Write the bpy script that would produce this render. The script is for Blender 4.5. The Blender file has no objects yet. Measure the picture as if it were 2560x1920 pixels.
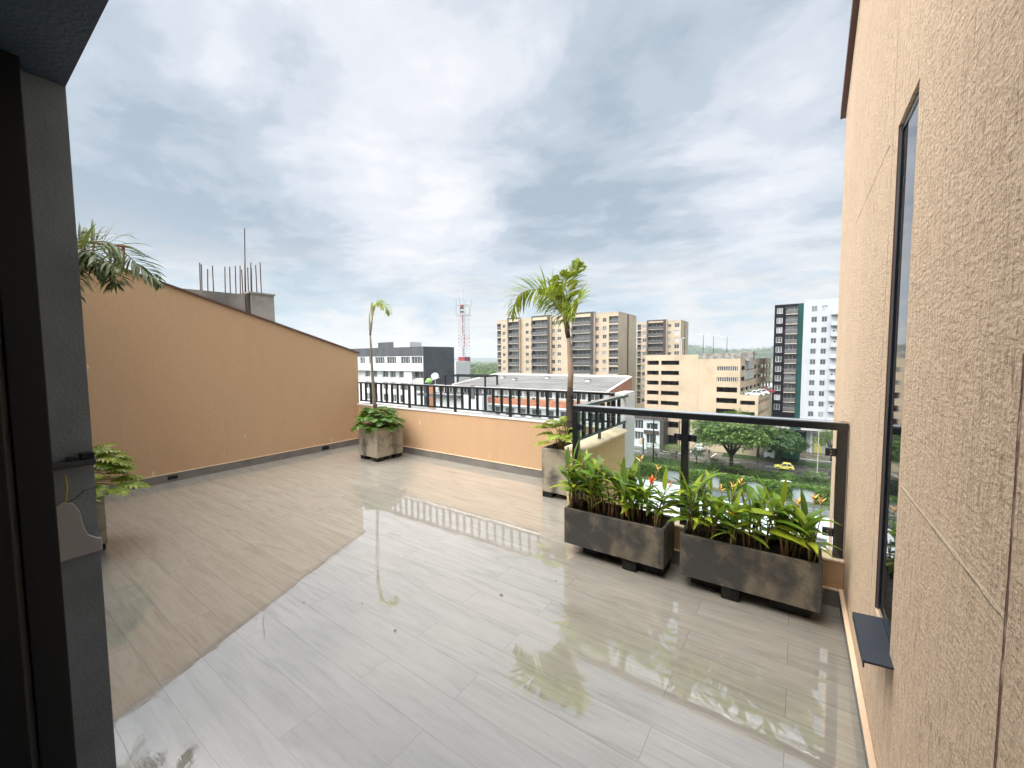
import bpy, math, random
from mathutils import Vector, Matrix, noise as mnoise
R = math.radians
random.seed(7)
S = bpy.context.scene
COL = S.collection

# ------------------------------------------------------------------ camera
CF, CYAW, CPITCH, CROLL, CH = 1020.86, 0.6107095, 0.0637865, 0.00861578, 1.5
fw = Vector((-math.sin(CYAW)*math.cos(CPITCH), math.cos(CYAW)*math.cos(CPITCH), -math.sin(CPITCH)))
rt = Vector((math.cos(CYAW), math.sin(CYAW), 0)); dn = fw.cross(rt)
cr = rt*math.cos(CROLL)+dn*math.sin(CROLL); cd = -rt*math.sin(CROLL)+dn*math.cos(CROLL)
cam = bpy.data.cameras.new('camera'); camo = bpy.data.objects.new('camera', cam); COL.objects.link(camo)
cam.sensor_width = 36; cam.lens = 36*CF/2560; cam.clip_start = 0.02; cam.clip_end = 20000
mw = Matrix.Identity(4)
for i in range(3):
    mw[i][0] = cr[i]; mw[i][1] = -cd[i]; mw[i][2] = -fw[i]
mw[0][3], mw[1][3], mw[2][3] = 0, 0, CH
camo.matrix_world = mw
S.camera = camo

def at(px, py, ax, c):
    """the point of the plane axis=c seen at pixel px,py of the 2560 px photograph"""
    d = cr*((px-1280)/CF)+cd*((py-960)/CF)+fw
    o = Vector((0, 0, CH)); t = (c-o[ax])/d[ax]
    return o+d*t

# ------------------------------------------------------------------ world, sun, exposure
SUN_EL, SUN_AZ = R(60), R(-160)      # azimuth measured from +Y towards +X: light comes from behind-left
W = bpy.data.worlds.new('World'); S.world = W; W.use_nodes = True
S.view_settings.view_transform = 'Standard'; S.view_settings.look = 'None'
S.view_settings.gamma = 1; S.view_settings.exposure = 0.36

class NT:
    def __init__(s, tree): s.t = tree; s.t.nodes.clear()
    def n(s, typ, ins=None, **props):
        nd = s.t.nodes.new(typ)
        for k, v in props.items(): setattr(nd, k, v)
        for k, v in (ins or {}).items():
            sock = nd.inputs[k]
            if isinstance(v, bpy.types.NodeSocket): s.t.links.new(v, sock)
            else: sock.default_value = v
        return nd
    def math(s, op, a, b=0.5, clamp=False):
        return s.n('ShaderNodeMath', {0: a, 1: b}, operation=op, use_clamp=clamp).outputs[0]
    def mix(s, f, a, b, mode='MIX'):
        nd = s.t.nodes.new('ShaderNodeMix'); nd.data_type = 'RGBA'; nd.blend_type = mode
        for k, v in ((0, f), (6, a), (7, b)):
            if isinstance(v, bpy.types.NodeSocket): s.t.links.new(v, nd.inputs[k])
            else: nd.inputs[k].default_value = v if k == 0 else (tuple(v)+(1,))[:4]
        return nd.outputs[2]
    def noise(s, vec, scale, detail=4, rough=.55, dist=0, **k):
        nd = s.n('ShaderNodeTexNoise', {'Scale': scale, 'Detail': detail, 'Roughness': rough, 'Distortion': dist}, **k)
        if vec is not None: s.t.links.new(vec, nd.inputs['Vector'])
        return nd.outputs['Fac']
    def ramp(s, f, stops, interp='LINEAR'):
        nd = s.t.nodes.new('ShaderNodeValToRGB'); nd.color_ramp.interpolation = interp
        el = nd.color_ramp.elements
        while len(el) < len(stops): el.new(0.5)
        for e, (p, c) in zip(el, stops):
            e.position = p; e.color = (tuple(c)+(1,))[:4] if hasattr(c, '__len__') else (c, c, c, 1)
        s.t.links.new(f, nd.inputs[0]); return nd.outputs[0]
    def smooth(s, v, lo, hi, a=0.0, b=1.0):
        return s.n('ShaderNodeMapRange', {0: v, 1: lo, 2: hi, 3: a, 4: b}, interpolation_type='SMOOTHSTEP').outputs[0]
    def mapping(s, vec, scale=(1, 1, 1), loc=(0, 0, 0), rot=(0, 0, 0)):
        return s.n('ShaderNodeMapping', {'Vector': vec, 'Scale': scale, 'Location': loc, 'Rotation': rot}).outputs[0]
    def sep(s, vec): return s.n('ShaderNodeSeparateXYZ', {0: vec}).outputs
    def comb(s, x, y, z): return s.n('ShaderNodeCombineXYZ', {0: x, 1: y, 2: z}).outputs[0]

w = NT(W.node_tree)
gen = w.n('ShaderNodeTexCoord').outputs['Generated']
dirn = w.n('ShaderNodeVectorMath', {0: gen}, operation='NORMALIZE').outputs[0]
dx, dy, dz = w.sep(dirn)
zc = w.math('MAXIMUM', dz, 0.0)
den = w.math('ADD', zc, 0.10)
pl = w.comb(w.math('DIVIDE', dx, den), w.math('DIVIDE', dy, den), 0.0)
sky = w.n('ShaderNodeTexSky', sky_type='NISHITA', sun_disc=False, sun_elevation=SUN_EL, sun_rotation=SUN_AZ, altitude=900, air_density=1.0, dust_density=2.0, ozone_density=1.5)
plr = w.mapping(pl, rot=(0, 0, R(20)), scale=(0.8, 1.15, 1))
n1 = w.noise(plr, 0.75, 7, .56, .7)
n2 = w.noise(w.mapping(pl, rot=(0, 0, R(-30)), loc=(3.1, 7.7, 0), scale=(1, 1.25, 1)), 1.6, 8, .58, .35)
n3 = w.noise(w.mapping(dirn, scale=(2.2, 2.2, 5.5), loc=(1.3, .2, 4)), 2.0, 7, .58, .4)
n4 = w.noise(w.mapping(dirn, scale=(3, 3, 12), loc=(5.3, 2.2, 1)), 2.2, 6, .6, .6)
def lobe(px, py, inner, outer):
    """soft patch of the cloud deck round one direction of the sky"""
    d = (cr*((px-1280)/CF)+cd*((py-960)/CF)+fw).normalized()
    dt = w.n('ShaderNodeVectorMath', {0: dirn, 1: tuple(d)}, operation='DOT_PRODUCT').outputs['Value']
    return w.smooth(dt, math.cos(R(outer)), math.cos(R(inner)))
n5 = w.noise(w.mapping(pl, loc=(8, 2, 0)), 5.5, 6, .6, .3)
br = w.math('ADD', w.math('MULTIPLY', n1, 0.46), w.math('ADD', w.math('MULTIPLY', n2, 0.44), w.math('MULTIPLY', n5, .11)))
for (px, py, i, o, a) in ((1000, 40, 0, 22, .03), (560, 290, 0, 10, .08), (850, 440, 0, 9, .10), (1120, 560, 0, 10, .06), (650, 555, 0, 14, -.14), (260, 400, 0, 13, -.07), (1400, 480, 0, 15, -.06), (740, 205, 0, 7, -.09), (1900, 390, 0, 9, .08), (1650, 130, 0, 22, -.02), (250, 170, 0, 9, -.05)):
    br = w.math('ADD', br, w.math('MULTIPLY', lobe(px, py, i, o), a))
cloud = w.ramp(br, [(.38, (4.0, 4.85, 5.75)), (.46, (5.3, 6.1, 6.95)), (.52, (6.9, 7.45, 8.2)), (.58, (8.3, 8.6, 9.1)), (.68, (9.8, 9.8, 10.0))], 'EASE')
# clear patches and pale banks low over the horizon
low = w.smooth(dz, 0.30, 0.06)
lowc = w.ramp(w.math('ADD', w.math('MULTIPLY', n3, .55), w.math('MULTIPLY', n4, .45)), [(.35, (4.8, 6.3, 7.3)), (.45, (6.4, 7.5, 8.2)), (.52, (8.3, 8.4, 8.3)), (.64, (9.7, 9.5, 9.0))], 'EASE')
skyc = w.mix(w.math('MULTIPLY', low, .9), cloud, lowc)
skyc = w.mix(0.10, skyc, sky.outputs[0])
# the bright part of the overcast round the veiled sun, behind and above the camera
sdn = (math.sin(SUN_AZ)*math.cos(SUN_EL), math.cos(SUN_AZ)*math.cos(SUN_EL), math.sin(SUN_EL))
sdot = w.n('ShaderNodeVectorMath', {0: dirn, 1: sdn}, operation='DOT_PRODUCT').outputs['Value']
glow = w.smooth(sdot, math.cos(R(60)), math.cos(R(6)))
skyc = w.mix(glow, skyc, (76, 73.5, 70))
bg = w.n('ShaderNodeBackground', {'Color': skyc, 'Strength': 0.084})
w.n('ShaderNodeOutputWorld', {'Surface': bg.outputs[0]})

sun = bpy.data.lights.new('sun', 'SUN'); sun.energy = 1.1; sun.angle = R(40); sun.color = (1, .95, .87)
suno = bpy.data.objects.new('sun', sun); COL.objects.link(suno)
sd = Vector((math.sin(SUN_AZ)*math.cos(SUN_EL), math.cos(SUN_AZ)*math.cos(SUN_EL), math.sin(SUN_EL)))
suno.rotation_euler = sd.to_track_quat('Z', 'Y').to_euler()

HAZE = .00022

# ------------------------------------------------------------------ materials
def mat(name, color=(.5, .5, .5), rough=.6, metal=0, spec=.25, var=.08, vscale=3, bump=0, bscale=40, **kw):
    m = bpy.data.materials.new(name); m.use_nodes = True; t = NT(m.node_tree)
    b = t.n('ShaderNodeBsdfPrincipled', {'Roughness': rough, 'Metallic': metal, 'Specular IOR Level': spec})
    oc = t.n('ShaderNodeTexCoord').outputs['Object']
    if var:
        f = t.noise(oc, vscale, 6)
        c2 = tuple(min(1, c*(1-var*2.2)) for c in color); c3 = tuple(min(1, c*(1+var*1.6)) for c in color)
        t.t.links.new(t.ramp(f, [(.3, c2), (.5, color), (.72, c3)]), b.inputs['Base Color'])
    else: b.inputs['Base Color'].default_value = tuple(color)+(1,)
    if bump:
        bn = t.n('ShaderNodeBump', {'Height': t.noise(oc, bscale, 5), 'Strength': bump, 'Distance': .01})
        t.t.links.new(bn.outputs[0], b.inputs['Normal'])
    t.n('ShaderNodeOutputMaterial', {'Surface': b.outputs[0]})
    return m

def newmat(name):
    m = bpy.data.materials.new(name); m.use_nodes = True; t = NT(m.node_tree)
    b = t.n('ShaderNodeBsdfPrincipled'); t.n('ShaderNodeOutputMaterial', {'Surface': b.outputs[0]})
    oc = t.n('ShaderNodeTexCoord').outputs['Object']
    return m, t, b, oc

def m_floor():
    m, t, b, oc = newmat('wet_plank_tile')
    bk = t.n('ShaderNodeTexBrick', {'Vector': oc, 'Color1': (0, 0, 0, 1), 'Color2': (1, 1, 1, 1), 'Mortar': (.5, .5, .5, 1), 'Scale': 1, 'Mortar Size': .0014, 'Mortar Smooth': .1, 'Bias': 0, 'Brick Width': 1.2, 'Row Height': .178}, offset=.37, offset_frequency=2, squash=1, squash_frequency=1)
    rnd = bk.outputs['Color']; mort = bk.outputs['Fac']
    off = t.n('ShaderNodeVectorMath', {0: t.mapping(oc, scale=(1, 1, 1)), 1: t.comb(t.math('MULTIPLY', rnd, 37.0), t.math('MULTIPLY', rnd, 11.0), 0.0)}, operation='ADD').outputs[0]
    g1 = t.noise(t.mapping(off, scale=(1.0, 8.5, 1)), 1.5, 8, .60, 1.6)
    g2 = t.noise(t.mapping(off, scale=(2.4, 46, 1)), 2.2, 6, .65, .6)
    g3 = t.noise(off, 1.3, 4, .5, .3)
    gr = t.math('ADD', t.math('MULTIPLY', g1, .62), t.math('MULTIPLY', g2, .38))
    base = t.ramp(gr, [(.27, (.12, .110, .094)), (.40, (.237, .220, .190)), (.52, (.300, .284, .250)), (.72, (.352, .338, .302))])
    base = t.mix(t.math('MULTIPLY', rnd, .22), base, (.205, .20, .187), 'MIX')
    base = t.mix(t.smooth(g3, .35, .7, 0, .28), base, (.27, .252, .215))
    base = t.mix(t.math('MULTIPLY', mort, .6), base, (.085, .078, .068))
    t.t.links.new(base, b.inputs['Base Color'])
    b.inputs['Roughness'].default_value = .55; b.inputs['Specular IOR Level'].default_value = .2
    bn = t.n('ShaderNodeBump', {'Height': t.math('ADD', t.math('MULTIPLY', gr, .4), t.math('MULTIPLY', mort, -1.0)), 'Strength': .25, 'Distance': .002})
    t.t.links.new(bn.outputs[0], b.inputs['Normal'])
    # the film of rain water: mirror smooth, faint ripples, thinner over the joints
    rp = t.noise(oc, 5.5, 3, .5, .2); rp2 = t.noise(t.mapping(oc, scale=(.7, 2.2, 1)), 30, 3, .55)
    patch = t.smooth(t.noise(t.mapping(oc, loc=(4, 1, 0)), 1.1, 3), .50, .68)
    ht = t.math('ADD', t.math('MULTIPLY', rp, .7), t.math('MULTIPLY', rp2, t.math('MULTIPLY', patch, .42)))
    ht = t.math('ADD', ht, t.math('MULTIPLY', mort, -.10))
    cb = t.n('ShaderNodeBump', {'Height': ht, 'Strength': .30, 'Distance': .0024})
    t.t.links.new(cb.outputs[0], b.inputs['Coat Normal'])
    b.inputs['Coat Weight'].default_value = 1.0; b.inputs['Coat IOR'].default_value = 3.0
    b.inputs['Coat Roughness'].default_value = .0
    return m

def m_stucco(name, col, dark, kind):
    m, t, b, oc = newmat(name)
    x, y, z = t.sep(oc)
    y = t.math('ADD', y, 2.0)       # the wall mesh has its origin at y = 2
    if kind == 'combed':       # coarse render dragged with a trowel: short vertical and level dashes
        v = t.noise(t.mapping(oc, scale=(1, 46, 11)), 1.0, 4, .6, .5)
        h = t.noise(t.mapping(oc, scale=(1, 22, 75), loc=(0, 3, 9)), 1.0, 3, .55, .3)
        gpat = t.noise(oc, 120, 3, .6)
        hh = t.math('ADD', t.math('MULTIPLY', v, .5), t.math('ADD', t.math('MULTIPLY', h, .32), t.math('MULTIPLY', gpat, .40)))
        drag = t.smooth(t.noise(t.mapping(oc, scale=(1, 80, 22), loc=(0, 1.3, 2)), 1.0, 4, .55, .6), .56, .64)
        area = t.smooth(t.noise(oc, 2.3, 4), .36, .62, .15, 1)
        big = t.noise(oc, .9, 4)
        c = t.mix(t.smooth(hh, .50, .68), dark, col)
        c = t.mix(t.smooth(big, .35, .7, 0, .35), c, tuple(k*1.12 for k in col))
        c = t.mix(t.math('MULTIPLY', t.math('MULTIPLY', drag, area), .55), c, (.30, .20, .14))
        # joints between render panels
        def ln(v, p, wd, gate=None):
            d = t.math('ABSOLUTE', t.math('SUBTRACT', v, p))
            wob = t.math('MULTIPLY', t.math('SUBTRACT', t.noise(oc, 14, 3), .5), wd*1.6)
            k = t.smooth(t.math('ADD', d, wob), wd, wd*.35)
            return k if gate is None else t.math('MULTIPLY', k, gate)
        def rng(v, a, bb): return t.math('MULTIPLY', t.math('GREATER_THAN', v, a), t.math('LESS_THAN', v, bb))
        def mx(*a):
            r = a[0]
            for q in a[1:]: r = t.math('MAXIMUM', r, q)
            return r
        dark_j = mx(ln(y, .882, .006, t.math('LESS_THAN', z, 1.5)), ln(y, 2.06, .004), ln(z, 2.285, .004, rng(y, 2.12, 3.24)), ln(y, 3.225, .0035, t.math('LESS_THAN', z, 1.65)))
        pale_j = mx(ln(z, 1.112, .006, rng(y, .885, 1.63)), ln(z, 1.13, .006, t.math('GREATER_THAN', y, 3.23)))
        brk = t.smooth(t.noise(oc, 9, 4), .38, .52)
        c = t.mix(t.math('MULTIPLY', dark_j, t.math('ADD', t.math('MULTIPLY', brk, .6), .3)), c, (.16, .075, .06))
        c = t.mix(t.math('MULTIPLY', pale_j, .8), c, (.70, .58, .44))
        us = t.math('MULTIPLY', t.smooth(t.noise(t.mapping(oc, scale=(1, 22, 1.2), loc=(0, 0, 5)), 1.0, 5), .42, .66), t.math('MULTIPLY', rng(y, 1.58, 1.98), t.math('MULTIPLY', t.math('LESS_THAN', z, .56), t.smooth(z, .1, .56))))
        c = t.mix(t.math('MULTIPLY', us, .45), c, (.26, .18, .13))
        hh = t.math('SUBTRACT', hh, t.math('SUBTRACT', t.math('MULTIPLY', dark_j, .5), t.math('MULTIPLY', pale_j, .25)))
        bn = t.n('ShaderNodeBump', {'Height': hh, 'Strength': 1.0, 'Distance': .016})
    else:
        g1 = t.noise(oc, 55, 4, .6); g2 = t.noise(oc, 160, 3, .6)
        hh = t.math('ADD', t.math('MULTIPLY', g1, .6), t.math('MULTIPLY', g2, .4))
        big = t.noise(t.mapping(oc, scale=(1, 1, .35)), 1.4, 5, .6)
        c = t.mix(t.smooth(hh, .36, .58), dark, col)
        c = t.mix(t.smooth(big, .38, .72, 0, .4), c, tuple(k*.86 for k in col))
        run = t.smooth(t.noise(t.mapping(oc, scale=(3, 3, .5)), 1.6, 6, .65, .8), .52, .78)
        c = t.mix(t.math('MULTIPLY', run, .13), c, (.30, .20, .13))
        spk = t.smooth(t.noise(t.mapping(oc, scale=(1, 1, .5)), 6.5, 2, .4), .735, .765)
        c = t.mix(t.math('MULTIPLY', spk, .45), c, (.62, .55, .45))
        bn = t.n('ShaderNodeBump', {'Height': hh, 'Strength': .4, 'Distance': .007})
    t.t.links.new(c, b.inputs['Base Color']); t.t.links.new(bn.outputs[0], b.inputs['Normal'])
    b.inputs['Roughness'].default_value = .9; b.inputs['Specular IOR Level'].default_value = .2
    return m

def m_concrete(name, darkc, tanc, bias=.5, damp=False, mscale=5):
    m, t, b, oc = newmat(name)
    n = t.noise(oc, mscale, 7, .6, .5); n2 = t.noise(oc, 38, 5, .6); n3 = t.noise(t.mapping(oc, scale=(1, 1, .3)), mscale*.9, 4, .5, .2)
    f = t.math('ADD', t.math('MULTIPLY', n, .6), t.math('MULTIPLY', n3, .4))
    c = t.ramp(f, [(bias-.06, darkc), (bias, tuple((p+q)*.45 for p, q in zip(darkc, tanc))), (bias+.07, tanc), (bias+.2, tuple(k*1.15 for k in tanc))])
    c = t.mix(t.smooth(n2, .55, .7, 0, .3), c, tuple(k*.55 for k in darkc))
    spk = t.smooth(t.noise(oc, 11, 4), .66, .74)
    c = t.mix(t.math('MULTIPLY', spk, .35), c, (.36, .35, .33))
    t.t.links.new(c, b.inputs['Base Color'])
    b.inputs['Roughness'].default_value = .55
    bn = t.n('ShaderNodeBump', {'Height': n2, 'Strength': .35, 'Distance': .006}); t.t.links.new(bn.outputs[0], b.inputs['Normal'])
    return m

def m_leaf(name, cols, trans=.35, gloss=.35):
    m = bpy.data.materials.new(name); m.use_nodes = True; t = NT(m.node_tree)
    ge = t.n('ShaderNodeNewGeometry'); oc = t.n('ShaderNodeTexCoord').outputs['Object']
    f = t.math('ADD', t.math('MULTIPLY', ge.outputs['Random Per Island'], .75), t.math('MULTIPLY', t.noise(oc, 6, 3), .3))
    k = len(cols)
    c = t.ramp(f, [(.08+.84*i/(k-1), cc) for i, cc in enumerate(cols)])
    b = t.n('ShaderNodeBsdfPrincipled', {'Base Color': c, 'Roughness': gloss, 'Specular IOR Level': .45})
    tr = t.n('ShaderNodeBsdfTranslucent', {'Color': t.mix(.5, c, (.30, .42, .04))})
    mx = t.n('ShaderNodeMixShader', {0: trans, 1: b.outputs[0], 2: tr.outputs[0]})
    t.n('ShaderNodeOutputMaterial', {'Surface': mx.outputs[0]})
    return m

def m_glass(name, tint=(.93, .97, .96), refl=.10):
    m = bpy.data.materials.new(name); m.use_nodes = True; t = NT(m.node_tree)
    tr = t.n('ShaderNodeBsdfTransparent', {'Color': tuple(tint)+(1,)})
    gl = t.n('ShaderNodeBsdfGlossy', {'Roughness': .01, 'Color': (1, 1, 1, 1)})
    fr = t.n('ShaderNodeFresnel', {'IOR': 1.35})
    mx = t.n('ShaderNodeMixShader', {0: fr.outputs[0], 1: tr.outputs[0], 2: gl.outputs[0]})
    t.n('ShaderNodeOutputMaterial', {'Surface': mx.outputs[0]})
    return m

def m_pane(name, stops, coat=1.0):
    """window pane of a distant building: each window shows its own curtain, blind or dark room behind a shiny face"""
    m, t, b, oc = newmat(name)
    rnd = t.n('ShaderNodeObjectInfo').outputs['Random']
    c = t.ramp(rnd, stops, 'CONSTANT')
    fold = t.noise(t.mapping(oc, scale=(7, 1, .6)), 1.5, 3)
    c = t.mix(t.smooth(fold, .4, .62, 0, .6), c, (.05, .055, .06))
    t.t.links.new(c, b.inputs['Base Color']); b.inputs['Roughness'].default_value = .35
    b.inputs['Coat Weight'].default_value = coat; b.inputs['Coat Roughness'].default_value = .02
    return m

def m_brick(name, c1, c2, mortar, scale=1, bw=.6, rh=.2):
    m, t, b, oc = newmat(name)
    x, y, z = t.sep(oc)
    v = t.comb(t.math('ADD', x, y), z, 0.0)
    bk = t.n('ShaderNodeTexBrick', {'Vector': v, 'Color1': tuple(c1)+(1,), 'Color2': tuple(c2)+(1,), 'Mortar': tuple(mortar)+(1,), 'Scale': scale, 'Mortar Size': .012, 'Brick Width': bw, 'Row Height': rh})
    c = t.mix(t.smooth(t.noise(oc, .5, 5), .4, .7, 0, .3), bk.outputs[0], tuple(k*.7 for k in c2))
    t.t.links.new(c, b.inputs['Base Color']); b.inputs['Roughness'].default_value = .85
    return m

def m_corr(name, c1, c2, axis=0, period=.25, rough=.5):
    m, t, b, oc = newmat(name)
    v = t.sep(oc)[axis]
    wv = t.math('SINE', t.math('MULTIPLY', v, 2*math.pi/period))
    st = t.noise(t.mapping(oc, scale=(.25, 1.2, 1)), 1.2, 6, .6)
    c = t.mix(t.smooth(st, .35, .65), c1, c2)
    c = t.mix(t.smooth(wv, .3, 1, 0, .3), c, tuple(k*.6 for k in c1))
    t.t.links.new(c, b.inputs['Base Color']); b.inputs['Roughness'].default_value = rough
    bn = t.n('ShaderNodeBump', {'Height': wv, 'Strength': .5, 'Distance': .04}); t.t.links.new(bn.outputs[0], b.inputs['Normal'])
    return m

def m_ground():
    m, t, b, oc = newmat('distant_land')
    n = t.noise(oc, .012, 7, .6); n2 = t.noise(oc, .09, 5, .6)
    c = t.ramp(n, [(.38, (.05, .085, .04)), (.5, (.075, .11, .055)), (.6, (.16, .16, .13)), (.7, (.10, .13, .07))])
    c = t.mix(t.smooth(n2, .45, .65, 0, .6), c, (.04, .07, .03))
    t.t.links.new(c, b.inputs['Base Color']); b.inputs['Roughness'].default_value = .95
    return m

def m_wet(name, c1, c2, rough=.35, scale=.25):
    m, t, b, oc = newmat(name)
    n = t.noise(oc, scale, 6, .6)
    t.t.links.new(t.mix(t.smooth(n, .35, .65), c1, c2), b.inputs['Base Color'])
    t.t.links.new(t.smooth(t.noise(oc, scale*1.7, 4), .4, .62, .12, .6), b.inputs['Roughness'])
    return m

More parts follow.
